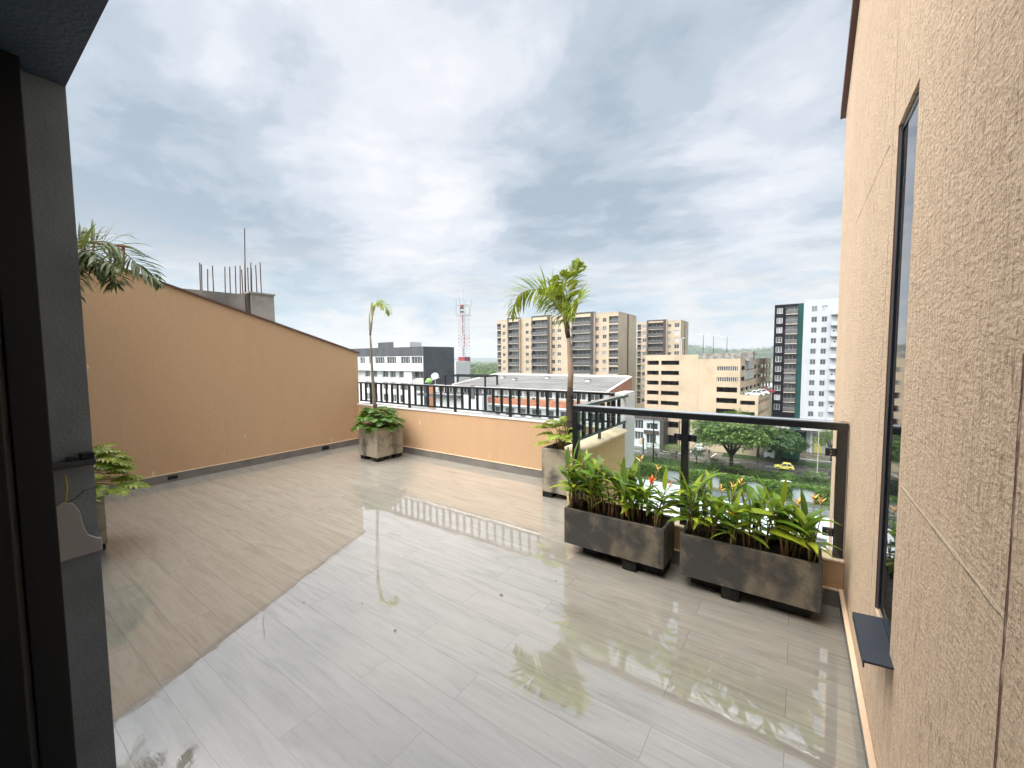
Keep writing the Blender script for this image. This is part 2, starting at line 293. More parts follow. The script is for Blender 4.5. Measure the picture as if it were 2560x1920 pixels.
M = dict(
    floor=m_floor(),
    stucco_r=m_stucco('combed_render', (.68, .52, .375), (.54, .40, .28), 'combed'),
    stucco_l=m_stucco('orange_stucco', (.49, .325, .195), (.41, .265, .155), 'fine'),
    stucco_y=m_stucco('pale_yellow_stucco', (.62, .47, .27), (.45, .33, .18), 'fine'),
    skirt=mat('skirting_tile', (.16, .148, .135), .35, var=.12, vscale=4),
    caulk=mat('pale_ledge', (.66, .50, .36), .8, var=.05),
    capc=m_concrete('cap_concrete', (.42, .34, .25), (.66, .54, .38), .42, mscale=6),
    capw=mat('white_cap', (.72, .70, .66), .5, var=.05),
    brown=mat('brown_flashing', (.12, .065, .055), .5, var=.1),
    film=mat('rain_glare', (.80, .82, .84), .12, .92, var=.05, vscale=20),  # pale metal colour, added to carry the sky glare on rain-wet rail tops
    black=mat('black_metal', (.012, .013, .015), .12, var=.0, spec=.7),
    blacks=mat('black_aluminium', (.010, .012, .015), .35, var=.0),
    greyal=mat('grey_gasket', (.12, .125, .13), .4, var=.1),
    steel=mat('steel', (.55, .55, .55), .3, 1, var=0),
    glass=m_glass('clear_glass'),
    planter=m_concrete('stained_planter', (.036, .035, .032), (.135, .112, .080), .535, mscale=6),
    planter2=m_concrete('weathered_planter', (.055, .053, .045), (.27, .235, .175), .46, mscale=5),
    dark=mat('dark_rubber', (.010, .010, .009), .7, var=.3, vscale=12, bump=.6),
    soil=mat('dark_soil', (.022, .014, .010), .95, var=.25, vscale=30, bump=.8, bscale=60),
    leaf_h=m_leaf('heliconia_leaf', [(.035, .085, .012), (.09, .19, .018), (.19, .30, .022), (.33, .39, .03)], 0.34, .38),
    leaf_y=m_leaf('yellowed_leaf', [(.55, .36, .02), (.62, .30, .02)], .25),
    stem=mat('plant_stem', (.19, .155, .055), .5, var=.2, vscale=8),
    stemb=mat('brown_stem', (.14, .075, .035), .6, var=.25, vscale=9),
    fl_o=mat('orange_bract', (.80, .17, .03), .4, var=.12, vscale=20),
    fl_y=mat('yellow_bract', (.80, .52, .17), .45, var=.12, vscale=20),
    leaf_p=m_leaf('philodendron_leaf', [(.03, .075, .014), (.06, .135, .02), (.11, .20, .03)], .25, .25),
    leaf_q=m_leaf('lime_philodendron_leaf', [(.10, .17, .02), (.22, .29, .03), (.34, .36, .05)], .3, .3),
    leaf_f=m_leaf('palm_leaf', [(.09, .14, .018), (.20, .25, .025), (.38, .39, .05)], .45, .35),
    leaf_d=m_leaf('dull_palm_leaf', [(.035, .055, .02), (.06, .085, .03), (.09, .11, .04)], .25, .4),
    trunk_p=mat('palm_trunk', (.045, .034, .028), .8, var=.25, vscale=14, bump=.6, bscale=30),
    shaft=mat('crown_shaft', (.27, .20, .155), .55, var=.2, vscale=5),
    shaft_d=mat('dry_palm_trunk', (.17, .145, .115), .8, var=.2, vscale=6, bump=.4),
    spear=mat('pale_spear_leaf', (.33, .33, .17), .6, var=.15, vscale=10),
    facade=mat('charcoal_plaster', (.155, .19, .225), .55, var=.12, bump=.25, bscale=120),  # jamb colour lightened to stand for the room's reflection in the glass
    lintel=mat('shaded_plaster', (.040, .062, .088), .6, var=.15, bump=.4, bscale=90),  # same wall as the jamb; its deeper shade is put into the colour
    room=mat('room_paint', (.18, .18, .18), .8, var=.03),
    tile_d=mat('dark_floor_tile', (.07, .072, .075), .3, var=.1),
    sill=mat('charcoal_sill', (.035, .042, .055), .4, var=.03),
    wglass=mat('mirror_pane', (.012, .016, .02), .03, 0, spec=1.0, var=0),
    concrete=m_concrete('raw_concrete', (.12, .115, .105), (.26, .245, .22), .48, mscale=1.2),
    rust=mat('rusty_rebar', (.085, .045, .035), .8, var=.15),
    redpipe=mat('dark_red_pipe', (.18, .05, .05), .6, var=.1),
    tan=mat('tan_render', (.455, .375, .285), .9, var=.06, vscale=.25),
    tan2=mat('tan_render_garage', (.455, .37, .27), .9, var=.09, vscale=.18),
    tan3=mat('lintel_panel', (.54, .44, .33), .85, var=.05, vscale=.3),
    frame_d=mat('charcoal_frame', (.075, .062, .058), .7, var=.1, vscale=.4),
    teal=mat('teal_glazing', (.012, .035, .035), .25, var=.3, vscale=.4),
    greyr=mat('grey_render', (.42, .42, .41), .9, var=.1, vscale=.3),
    white=mat('white_paint', (.58, .60, .63), .8, var=.03, vscale=.3),
    bluew=mat('cool_white_paint', (.40, .43, .475), .8, var=.03, vscale=.3),
    charc=mat('charcoal_paint', (.075, .082, .092), .8, var=.12, vscale=.4),
    blackp=mat('black_paint', (.010, .010, .014), .8, var=.1, spec=.1),
    greenp=mat('bottle_green_paint', (.006, .055, .048), .7, var=.08, vscale=.4),
    orangeb=m_brick('orange_brick', (.37, .15, .085), (.27, .105, .065), (.33, .2, .13)),
    roofg=m_corr('grey_sheet_roof', (.12, .12, .117), (.19, .19, .185), 0, .9),
    roofl=m_corr('light_sheet_roof', (.40, .42, .44), (.50, .52, .54), 0, .8),
    roofd=m_corr('dark_sheet_roof', (.09, .10, .115), (.15, .165, .18), 0, .7),
    roofw=mat('white_roof', (.50, .53, .56), .5, var=.05, vscale=.3),
    pane=m_pane('window_pane', [(0, (.03, .035, .04)), (.42, (.09, .10, .11)), (.62, (.24, .25, .25)), (.82, (.50, .50, .48))]),
    paned=m_pane('dark_pane', [(0, (.03, .035, .04)), (.5, (.07, .08, .085)), (.8, (.16, .17, .17))]),
    panel_=m_pane('curtained_pane', [(0, (.05, .05, .055)), (.3, (.35, .36, .38)), (.55, (.10, .10, .11)), (.72, (.55, .57, .60)), (.9, (.22, .24, .26))]),
    alu=mat('window_frame_grey', (.36, .36, .37), .5, var=0),
    wfr=mat('window_frame_white', (.72, .73, .74), .5, var=0),
    railg=mat('balcony_glass', (.10, .10, .098), .12, 0, spec=.7, var=.1, vscale=.8),
    slab=mat('balcony_slab', (.50, .46, .42), .8, var=.05),
    void=mat('dark_interior', (.03, .025, .024), .9, var=.1),  # near-black colour stands for the shade deep inside the garage
    land=m_ground(),
    asphalt=m_wet('wet_asphalt', (.035, .034, .034), (.06, .056, .052)),
    apron=m_wet('wet_paving', (.10, .085, .07), (.16, .135, .11)),
    grass=mat('verge_grass', (.030, .052, .016), .95, var=.25, vscale=1.2, bump=.6, bscale=6),
    kerb=mat('kerb_stone', (.38, .38, .37), .8, var=.08),
    mark=mat('road_paint', (.62, .62, .58), .6, var=.1, vscale=3),
    hedge=m_leaf('hedge_leaf', [(.035, .085, .012), (.075, .15, .02), (.14, .22, .03)], .25, .5),
    tree=m_leaf('tree_leaf', [(.030, .065, .012), (.06, .115, .018), (.11, .17, .025)], .22, .5),
    treed=m_leaf('dark_tree_leaf', [(.016, .042, .012), (.03, .07, .018), (.05, .10, .022)], .18, .5),
    treef=m_leaf('far_tree_leaf', [(.035, .07, .025), (.06, .105, .035), (.09, .14, .04)], .15, .6),
    bark=mat('bark', (.06, .045, .035), .9, var=.2),
    hill=mat('hill_green', (.05, .085, .045), .95, var=.3, vscale=.010),
    hillf=mat('far_hill', (.06, .09, .07), .95, var=.15, vscale=.004),
    redp=mat('tower_red', (.27, .05, .055), .5, var=.05), whp=mat('tower_white', (.38, .38, .41), .5, var=.05),
    carw=mat('car_white', (.6, .61, .62), .2, spec=.6, var=0), cary=mat('car_yellow', (.62, .52, .12), .2, spec=.6, var=0),
    carr=mat('car_red', (.25, .015, .03), .2, spec=.6, var=0), truckg=mat('truck_green', (.008, .085, .05), .4, var=.1),
    tyre=mat('tyre', (.012, .012, .012), .8, var=0), carg=mat('car_glass', (.012, .015, .018), .05, spec=.8, var=0),
    light=mat('lamp_lens', (.75, .72, .65), .2, var=0), redl=mat('tail_lens', (.35, .01, .01), .2, var=0),
    bark_g=mat('dish_grey', (.62, .64, .66), .5, var=.05), greenb=mat('bright_green_paint', (.22, .55, .10), .5, var=.08),
    yelc=mat('yellow_cable', (.42, .36, .06), .5, var=.1), greyp=mat('grey_plastic', (.27, .28, .29), .5, var=.06),
)

# ------------------------------------------------------------------ building blocks
OFF = {}
def tag(o, label=None, cat=None, group=None, kind=None):
    for k, v in (('label', label), ('category', cat), ('group', group), ('kind', kind)):
        if v: o[k] = v
    return o
def thing(name, label, cat, loc=(0, 0, 0), group=None):
    o = bpy.data.objects.new(name, None); COL.objects.link(o); o.location = loc; o.empty_display_size = .1
    OFF[o] = Vector(loc)
    return tag(o, label, cat, group)

class MB:
    def __init__(s): s.v = []; s.f = []; s.mi = []; s.cur = 0
    def add(s, vs, fs):
        b = len(s.v); s.v += [tuple(p) for p in vs]; s.f += [tuple(b+i for i in f) for f in fs]; s.mi += [s.cur]*len(fs); return s
    def quad(s, a, b, c, d): return s.add([a, b, c, d], [(0, 1, 2, 3)])
    def poly(s, ps): return s.add(ps, [tuple(range(len(ps)))])
    def box(s, x0, x1, y0, y1, z0, z1):
        vs = [(x, y, z) for x in (x0, x1) for y in (y0, y1) for z in (z0, z1)]
        return s.add(vs, [(0, 1, 3, 2), (4, 6, 7, 5), (0, 4, 5, 1), (2, 3, 7, 6), (0, 2, 6, 4), (1, 5, 7, 3)])
    def prism(s, ps, d):
        """flat outline ps swept along d"""
        n = len(ps); d = Vector(d); q = [Vector(p)+d for p in ps]
        return s.add(list(ps)+q, [tuple(range(n))[::-1], tuple(range(n, 2*n))]+[(i, (i+1) % n, n+(i+1) % n, n+i) for i in range(n)])
    def tube(s, pts, rad, n=8, cap=True):
        pts = [Vector(p) for p in pts]; k = len(pts); rad = rad if hasattr(rad, '__len__') else [rad]*k
        vs = []; prev = None
        for i, p in enumerate(pts):
            t = (pts[min(i+1, k-1)]-pts[max(i-1, 0)]).normalized()
            a = prev if prev is not None else (Vector((1, 0, 0)) if abs(t.x) < .9 else Vector((0, 1, 0)))
            u = (a-t*a.dot(t)).normalized(); v = t.cross(u); prev = u
            vs += [p+(u*math.cos(2*math.pi*j/n)+v*math.sin(2*math.pi*j/n))*rad[i] for j in range(n)]
        fs = [(i*n+j, i*n+(j+1) % n, (i+1)*n+(j+1) % n, (i+1)*n+j) for i in range(k-1) for j in range(n)]
        if cap: fs += [tuple(range(n))[::-1], tuple(range((k-1)*n, k*n))]
        return s.add(vs, fs)
    def strip(s, pts, side, widths, up=None):
        """a thin ribbon along pts, each point widened along side"""
        vs = []
        for p, wd in zip(pts, widths):
            p = Vector(p); vs += [p-side*wd, p+side*wd]
        return s.add(vs, [(2*i, 2*i+1, 2*i+3, 2*i+2) for i in range(len(pts)-1)])
    def build(s, name, m, parent=None, smooth=False, bevel=0):
        o_ = OFF.get(parent, Vector((0, 0, 0)))
        me = bpy.data.meshes.new(name)
        me.from_pydata([tuple(Vector(p)-o_) for p in s.v], [], s.f)
        ms = m if isinstance(m, (list, tuple)) else [m]
        for q in ms: me.materials.append(q)
        if len(ms) > 1: me.polygons.foreach_set('material_index', s.mi)
        if smooth: me.polygons.foreach_set('use_smooth', [True]*len(me.polygons))
        me.update()
        o = bpy.data.objects.new(name, me); COL.objects.link(o)
        if parent is not None: o.parent = parent
        OFF[o] = o_
        if bevel:
            b = o.modifiers.new('bevel', 'BEVEL'); b.width = bevel; b.segments = 2; b.limit_method = 'ANGLE'
        return o
def box(name, m, parent, *a, bevel=0): return MB().box(*a).build(name, m, parent, bevel=bevel)
def copy_part(o, parent, loc, rz=0):
    c = o.copy(); COL.objects.link(c); c.parent = parent; c.location = loc; c.rotation_euler = (0, 0, rz)
    for ch in o.children:
        d = ch.copy(); COL.objects.link(d); d.parent = c
    return c

# ------------------------------------------------------------------ the terrace
XL, XR, YF, YG = -6.35, .26, 4.31, 3.13     # side walls, far parapet, glass railing curb
tag(MB().add([(XL, -.2, 0), (XR, -.2, 0), (XR, YG, 0), (-1.5, YG, 0), (-1.5, YF, 0), (XL, YF, 0)], [(0, 1, 2, 3), (0, 3, 4, 5)]).build('floor', M['floor']), kind='structure')
tag(box('slab', M['capc'], None, XL, XR, .26, YG, -.35, -.004), kind='structure')

def facade(mb, O, u, n, Wd, H, holes, depth=.25):
    """wall sheet W x H from O along u, with real recessed openings (a0,a1,b0,b1)"""
    O, u, n = Vector(O), Vector(u), Vector(n); Z = Vector((0, 0, 1))
    xs = sorted({0, Wd, *[h[0] for h in holes], *[h[1] for h in holes]}); zs = sorted({0, H, *[h[2] for h in holes], *[h[3] for h in holes]})
    P = lambda a, b, d=0: O+u*a+Z*b-n*d
    for i in range(len(xs)-1):
        # merge runs of cells in a column
        run = None
        for j in range(len(zs)-1):
            cx, cz = (xs[i]+xs[i+1])/2, (zs[j]+zs[j+1])/2
            hole = any(h[0] < cx < h[1] and h[2] < cz < h[3] for h in holes)
            if not hole and run is None: run = zs[j]
            if hole and run is not None:
                mb.quad(P(xs[i], run), P(xs[i+1], run), P(xs[i+1], zs[j]), P(xs[i], zs[j])); run = None
        if run is not None: mb.quad(P(xs[i], run), P(xs[i+1], run), P(xs[i+1], zs[-1]), P(xs[i], zs[-1]))
    for a0, a1, b0, b1 in holes:
        for (p, q) in (((a0, b0), (a1, b0)), ((a1, b0), (a1, b1)), ((a1, b1), (a0, b1)), ((a0, b1), (a0, b0))):
            mb.quad(P(*p), P(*p, depth), P(*q, depth), P(*q))
    return mb

# right hand wall with the slot window
rw = thing('stucco_wall', 'pale peach combed render wall with a tall slot window, rising close beside the camera', 'wall', (XR, 2, 0))
mb = MB()
y0, ztop = -.2, 3.2
facade(mb, (XR, y0, -22), (0, 1, 0), (-1, 0, 0), 4.35-y0, 22+ztop, [(1.66-y0, 1.965-y0, 22+.565, 22+2.285)], .075)
zt = lambda y: 3.45+.463*(4.35-y)
mb.poly([(XR, 4.35, ztop), (XR, y0, ztop), (XR, y0, zt(y0)), (XR, 4.35, zt(4.35))])
mb.quad((XR, 4.35, -22), (XR+3, 4.35, -22), (XR+3, 4.35, 3.45), (XR, 4.35, 3.45))
wall_r = mb.build('render', M['stucco_r'], rw)
MB().prism([(XR-.035, 4.39, zt(4.39)-.01), (XR-.035, y0, zt(y0)-.01), (XR-.035, y0, zt(y0)+.07), (XR-.035, 4.39, zt(4.39)+.07)], (3, 0, 0)).build('roof_edge', M['brown'], rw)
box('skirting', M['skirt'], rw, XR-.012, XR-.0005, .25, YG, 0, .10)
box('skirting_ledge', M['caulk'], rw, XR-.022, XR-.0005, .25, YG, .1005, .112, bevel=.003)
win = MB().box(XR+.008, XR+.04, 1.66, 1.9645, .5655, .59).box(XR+.008, XR+.04, 1.66, 1.9645, 2.262, 2.2845).box(XR+.008, XR+.04, 1.6605, 1.675, .5905, 2.2615).box(XR+.008, XR+.04, 1.948, 1.9645, .5905, 2.2615).build('window', M['black'], rw, bevel=.002)
box('pane', M['wglass'], win, XR+.0125, XR+.017, 1.6751, 1.9479, .5906, 2.2614)
MB().box(XR+.0045, XR+.0079, 1.953, 1.9648, .567, 2.283).build('frame_track', M['greyal'], win)
MB().box(XR+.0005, XR+.0044, 1.9585, 1.9648, .567, 2.283).build('jamb_stain', M['brown'], win)
MB().prism([(XR-.068, 1.59, .560), (XR+.07, 1.59, .572), (XR+.07, 1.59, .578), (XR-.068, 1.59, .567)], (0, .29, 0)).build('sill', M['sill'], win)
MB().box(XR-.07, XR-.066, 1.59, 1.88, .545, .567).build('sill_lip', M['sill'], win)

# left hand gable wall
lw = thing('stucco_wall', 'orange stucco gable wall whose top slopes down to the corner of the railing', 'wall', (XL, 2, 0))
lt = lambda y: 1.606+.3115*(4.338-y)
pts = [(XL, .05, -.3), (XL, 4.345, -.3), (XL, 4.345, lt(4.345)), (XL, .05, lt(.05))]
MB().prism([Vector(p) for p in pts], (-.18, 0, 0)).build('render', M['stucco_l'], lw)
MB().prism([(XL+.025, 4.37, lt(4.37)+.002), (XL+.025, .0, lt(0)+.002), (XL+.025, .0, lt(0)+.026), (XL+.025, 4.37, lt(4.37)+.026)], (-.23, 0, 0)).build('coping', M['brown'], lw)
box('skirting', M['skirt'], lw, XL+.0005, XL+.012, .25, YF-.013, 0, .10)
box('skirting_ledge', M['caulk'], lw, XL+.0005, XL+.016, .25, YF-.017, .1005, .108)
MB().box(XL+.0125, XL+.016, 1.62, 1.72, .03, .075).box(XL+.0125, XL+.016, 3.62, 3.74, .02, .075).build('drain_grate', M['dark'], lw)

# far parapet with its railing
fp = thing('parapet_wall', 'low orange stucco parapet under the black baluster railing', 'wall', (-3.9, YF, 0))
box('render', M['stucco_l'], fp, XL+.001, -1.621, YF, YF+.16, -3, .70)
box('coping', M['capw'], fp, XL+.001, -1.621, YF-.012, YF+.02, .7005, .724, bevel=.003)
box('coping_slab', M['greyr'], fp, XL+.001, -1.621, YF+.0205, YF+.19, .7005, .716)
box('skirting', M['skirt'], fp, XL+.013, -1.621, YF-.012, YF-.0005, 0, .10)
box('skirting_ledge', M['caulk'], fp, XL+.017, -1.621, YF-.018, YF-.0005, .1005, .108)
fr = thing('baluster_railing', 'long black metal railing of flat upright bars along the far parapet', 'railing', (-3.9, YF+.05, .72))
yr = YF+.06
box('top_rail', M['black'], fr, XL+.002, -1.625, yr-.025, yr+.045, 1.075, 1.10, bevel=.003)
box('bottom_rail', M['black'], fr, XL+.002, -1.625, yr-.018, yr+.018, .762, .785, bevel=.003)
x = XL+.03; k = 0
bal0 = MB().box(-.014, .014, -.014, .014, .7855, 1.0745); post0 = MB().box(-.011, .011, -.02, .02, .7165, 1.0745)
first = {}
while x < -1.64:
    kind = 'post' if k % 7 == 2 else 'baluster'
    if kind not in first:
        src = post0 if kind == 'post' else bal0
        o = src.build(kind, M['black'], None); o.parent = fr; o.location = (x+3.9, yr-(YF+.05), -.72); first[kind] = o
    else: copy_part(first[kind], fr, (x+3.9, yr-(YF+.05), -.72))
    x += .1405; k += 1

# the return wall towards the camera, its railing and the white pier behind
sw = thing('parapet_wall', 'short stucco return wall with pale concrete coping, ending behind the heliconias', 'wall', (-1.56, 3.7, 0))
box('render', M['stucco_y'], sw, -1.62, -1.5, YG, 4.244, -22, .70, bevel=.004)
MB().prism([(-1.635, YG-.012, .7005), (-1.455, YG-.012, .7005), (-1.455, YG-.012, .722), (-1.56, YG-.012, .738), (-1.635, YG-.012, .73)], (0, 1.11, 0)).build('coping', M['capc'], sw, bevel=.004)
MB().box(-1.632, -1.6205, 3.2, YF-.02, 0, .1).build('skirting', M['skirt'], sw)
MB().box(XL+.006, -1.63, yr-.02, yr+.04, 1.1002, 1.1012).build('rain_glare', M['film'], fr)
sr = thing('baluster_railing', 'short black metal railing running from the glass railing corner to the white pier', 'railing', (-1.5, 3.7, .74))
box('top_rail', M['black'], sr, -1.535, -1.462, 3.166, 4.244, 1.0755, 1.1005, bevel=.003)
box('bottom_rail', M['black'], sr, -1.518, -1.482, 3.106, 4.244, .80, .822, bevel=.003)
MB().box(-1.53, -1.467, 3.17, 4.235, 1.1007, 1.1017).build('rain_glare', M['film'], sr)
for i in range(7):
    yy = 3.22+i*.1405; o = MB().box(-1.514, -1.486, yy-.014, yy+.014, .8225, 1.075).build('baluster', M['black'], sr)
MB().box(-1.512, -1.488, 4.21, 4.232, .74, .80).build('foot', M['black'], sr); MB().box(-1.512, -1.488, 3.55, 3.572, .74, .80).build('foot', M['black'], sr)
wp = thing('pier', 'white painted pier standing behind the end of the short railing', 'pier', (-1.5, 4.45, 0))
box('shaft', M['white'], wp, -1.615, -1.498, 4.246, 4.56, -22, 1.115, bevel=.004)

# curb and glass railing
cb = thing('curb_wall', 'low orange curb wall carrying the glass railing', 'wall', (-.6, YG, 0))
box('render', M['stucco_l'], cb, -1.499, XR-.001, YG-.10, YG+.02, -22, .27, bevel=.004)
box('coping', M['capc'], cb, -1.499, XR-.001, YG-.105, YG+.03, .2705, .285, bevel=.003)
box('skirting', M['skirt'], cb, -1.499, XR-.013, YG-.112, YG-.1005, 0, .10)
box('skirting_ledge', M['caulk'], cb, -1.499, XR-.023, YG-.116, YG-.1005, .1005, .110)
gr = thing('glass_railing', 'black framed glass railing behind the heliconia planters, overlooking the street', 'railing', (-.6, 3.08, .285))
box('top_rail', M['black'], gr, -1.53, XR-.006, 3.055, 3.165, 1.055, 1.10, bevel=.003)
MB().box(-1.525, -.25, 3.06, 3.16, 1.1002, 1.1012).box(-.2499, XR-.04, 3.075, 3.13, 1.1002, 1.1012).build('rain_glare', M['film'], gr)
for xx in (-1.505, -.645, XR-.033):
    box('post', M['black'], gr, xx-.024, xx+.026, 3.056, 3.104, .2855, 1.0545, bevel=.002)
for a, b in ((-1.462, -.69), (-.60, XR-.075)):
    box('glass_panel', M['glass'], gr, a, b, 3.076, 3.084, .36, 1.03)
for xx, sgn in ((-1.479, 1), (-.669, -1), (-.619, 1), (XR-.057, -1)):
    for zz in (.92, .43):
        c = MB().box(min(xx, xx+sgn*.052), max(xx, xx+sgn*.052), 3.066, 3.094, zz-.024, zz+.024).build('clamp', M['black'], gr, bevel=.004)
        sc = MB()
        for dz_ in (-.009, .009): sc.tube([(xx+sgn*.026, 3.0655, zz+dz_), (xx+sgn*.026, 3.063, zz+dz_)], .0045, 8)
        sc.build('screw', M['steel'], c)
dr = MB()
for i in range(46):
    xx = random.uniform(-1.45, -.05); zz = 1.0552
    dr.tube([(xx, 3.07, zz), (xx, 3.07, zz-.004), (xx, 3.07, zz-random.uniform(.005, .009))], [.004, .0045, .0012], 6)
tag(dr.build('rain_drops', M['steel'], gr, True), 'row of rain drops hanging under the top rail', kind='stuff')

# dark house front the camera looks out of
hf = thing('house', 'charcoal house front whose door reveal and lintel frame the view', 'building', (-1.6, .15, 0))
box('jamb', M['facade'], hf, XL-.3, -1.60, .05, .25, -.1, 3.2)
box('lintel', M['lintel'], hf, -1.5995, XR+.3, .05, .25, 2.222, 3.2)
box('threshold', M['tile_d'], hf, -1.5995, XR-.03, -.2, .24, .0005, .02)
MB().box(-3, .9, -3.2, -3.1, 0, 3.2).box(-3.1, -3.0005, -3.1, .0495, 0, 3.2).box(.9005, 1, -3.2, .0495, 0, 3.2).box(-3, .9, -3.1, .0495, 2.5, 2.6).box(-3, .9, -3.1, -.2005, -.1, .01).box(.2, .9, -.2, .0495, 0, 2.4995).build('room', M['room'], hf)
sdoor = thing('sliding_door', 'black aluminium sliding door frame standing against the dark reveal', 'door', (-1.57, .1, 0))
box('frame', M['blacks'], sdoor, -1.5985, -1.53, .105, .167, .0205, 2.2215, bevel=.003)
box('gasket', M['greyal'], sdoor, -1.5985, -1.545, .094, .1045, .0205, 2.2215)
box('stile', M['blacks'], sdoor, -1.5985, -1.535, .03, .0935, .0205, 2.2215, bevel=.003)
box('pane', M['glass'], sdoor, -1.57, -1.564, -.9, .0295, .05, 2.2)
# solid stand-ins on the reveal for room furniture reflected in the door glass
P0 = lambda px, py: at(px, py, 0, -1.585)
a, b2 = P0(96, 1168), P0(236, 1150)
sh = tag(MB().box(-1.5995, -1.565, .168, .2495, a.z-.012, a.z+.004).build('shelf_reflection', M['sill'], None, bevel=.002), 'narrow dark strip standing in for a ledge reflected in the door glass', 'shelf_reflection')
bx = thing('box_reflection', 'small black box standing in for an item reflected in the door glass', 'box_reflection', (-1.585, .23, a.z+.006))
MB().box(-1.598, -1.57, .222, .2485, a.z+.0045, a.z+.022).build('case', M['blacks'], bx, bevel=.002)
MB().box(-1.596, -1.572, .196, .214, a.z+.0045, a.z+.014).build('plug', M['blacks'], bx, bevel=.002)
tag(MB().tube([P0(163, 1188), P0(168, 1220), P0(165, 1250), P0(148, 1275), P0(128, 1290), P0(112, 1297)], .0018, 6).build('cable_reflection', M['yelc'], None, True), 'yellow hanging cord standing in for a reflection in the door glass', 'cable_reflection')
tag(MB().tube([P0(240, 1218), P0(210, 1226), P0(190, 1245), P0(160, 1262), P0(140, 1275), P0(132, 1292), P0(136, 1300)], .0012, 6).build('cable_reflection', M['blacks'], None, True), 'thin black drooping cord standing in for a reflection in the door glass', 'cable_reflection')
sc_ = [(104, 1352), (118, 1338), (122, 1310), (130, 1272), (150, 1256), (180, 1256), (198, 1275), (206, 1310), (218, 1334), (240, 1342), (252, 1342), (255, 1372), (118, 1412), (108, 1400)]
tag(MB().prism([at(p[0], p[1], 0, -1.592) for p in sc_], (.012, 0, 0)).build('seat_reflection', M['greyp'], None, bevel=.002), 'grey moulded panel standing in for a chair reflected in the door glass', 'seat shell')

# ------------------------------------------------------------------ planters and plants
def planter(label, x0, x1, y0, y1, z0, z1, m, feet, group):
    t = thing('planter', label, 'planter', ((x0+x1)/2, (y0+y1)/2, 0), group)
    q = .022
    mb = MB(); mb.box(x0, x1, y0, y0+q, z0, z1).box(x0, x1, y1-q, y1, z0, z1).box(x0, x0+q, y0+q, y1-q, z0, z1).box(x1-q, x1, y0+q, y1-q, z0, z1).box(x0+q, x1-q, y0+q, y1-q, z0, z0+.02)
    # one shell: outer box, inner box and rim
    o = [(x0, y0), (x1, y0), (x1, y1), (x0, y1)]; i_ = [(x0+q, y0+q), (x1-q, y0+q), (x1-q, y1-q), (x0+q, y1-q)]
    vs = [(*p, z0) for p in o]+[(*p, z1) for p in o]+[(*p, z1) for p in i_]+[(*p, z0+.03) for p in i_]
    fs = [(3, 2, 1, 0)]
    for a in range(4):
        c = (a+1) % 4
        fs += [(a, c, 4+c, 4+a), (4+a, 4+c, 8+c, 8+a), (8+a, 8+c, 12+c, 12+a)]
    MB().add(vs, fs+[(12, 13, 14, 15)]).build('tub', m, t, bevel=.006)
    so = MB(); nx, ny = 24, 10; zs = z1-.035
    g = [[(x0+q+.001+(x1-x0-2*q-.002)*i/nx, y0+q+.001+(y1-y0-2*q-.002)*j/ny, zs+.012*mnoise.noise((x0+i*.9, j*.9, 1.7))+.006*mnoise.noise((i*2.1, j*2.3, x0))) for j in range(ny+1)] for i in range(nx+1)]
    vs = [p for r in g for p in r]
    so.add(vs, [(i*(ny+1)+j, (i+1)*(ny+1)+j, (i+1)*(ny+1)+j+1, i*(ny+1)+j+1) for i in range(nx) for j in range(ny)])
    so.build('soil', M['soil'], t, True)
    for (fx, fy, sx, sy) in feet:
        MB().box(fx-sx, fx+sx, fy-sy, fy+sy, 0.001, z0-.001).build('foot', M['dark'], t, bevel=.006)
    return t
PG = 'long trough planters of heliconias'
planter('shorter stained concrete trough planter, left of the two along the glass railing', -1.43, -.69, 2.72, 3.005, .085, .36, M['planter'], [(-1.22, 2.90, .10, .08), (-.93, 2.775, .05, .035), (-.80, 2.89, .09, .09)], PG)
planter('stained concrete trough planter with grey patches, next to the peach wall', -.592, .146, 2.725, 3.005, .085, .36, M['planter'], [(-.44, 2.90, .10, .08), (-.30, 2.778, .05, .035), (-.0, 2.89, .10, .09)], PG)
CG = 'square concrete planters along the parapet'
planter('square concrete planter with a bushy philodendron in the corner of the two orange walls', -5.40, -4.96, 3.66, 4.14, .06, .49, M['planter2'], [(-5.33, 3.74, .06, .06), (-5.03, 3.74, .06, .06), (-5.33, 4.06, .06, .06), (-5.03, 4.06, .06, .06)], CG)
planter('square concrete planter holding the tall palm beside the return wall', -2.235, -1.79, 3.735, 4.20, .06, .535, M['planter2'], [(-2.17, 3.80, .06, .06), (-1.86, 3.80, .06, .06), (-2.17, 4.13, .06, .06), (-1.86, 4.13, .06, .06)], CG)
pc = at(284, 1369, 2, 0)
planter('square concrete planter half hidden behind the dark house front', pc.x-.45, pc.x, pc.y-.03-.45, pc.y-.03, .05, .48, M['planter2'], [(pc.x-.07, pc.y-.1, .06, .06), (pc.x-.38, pc.y-.1, .06, .06), (pc.x-.07, pc.y-.41, .06, .06), (pc.x-.38, pc.y-.41, .06, .06)], CG)

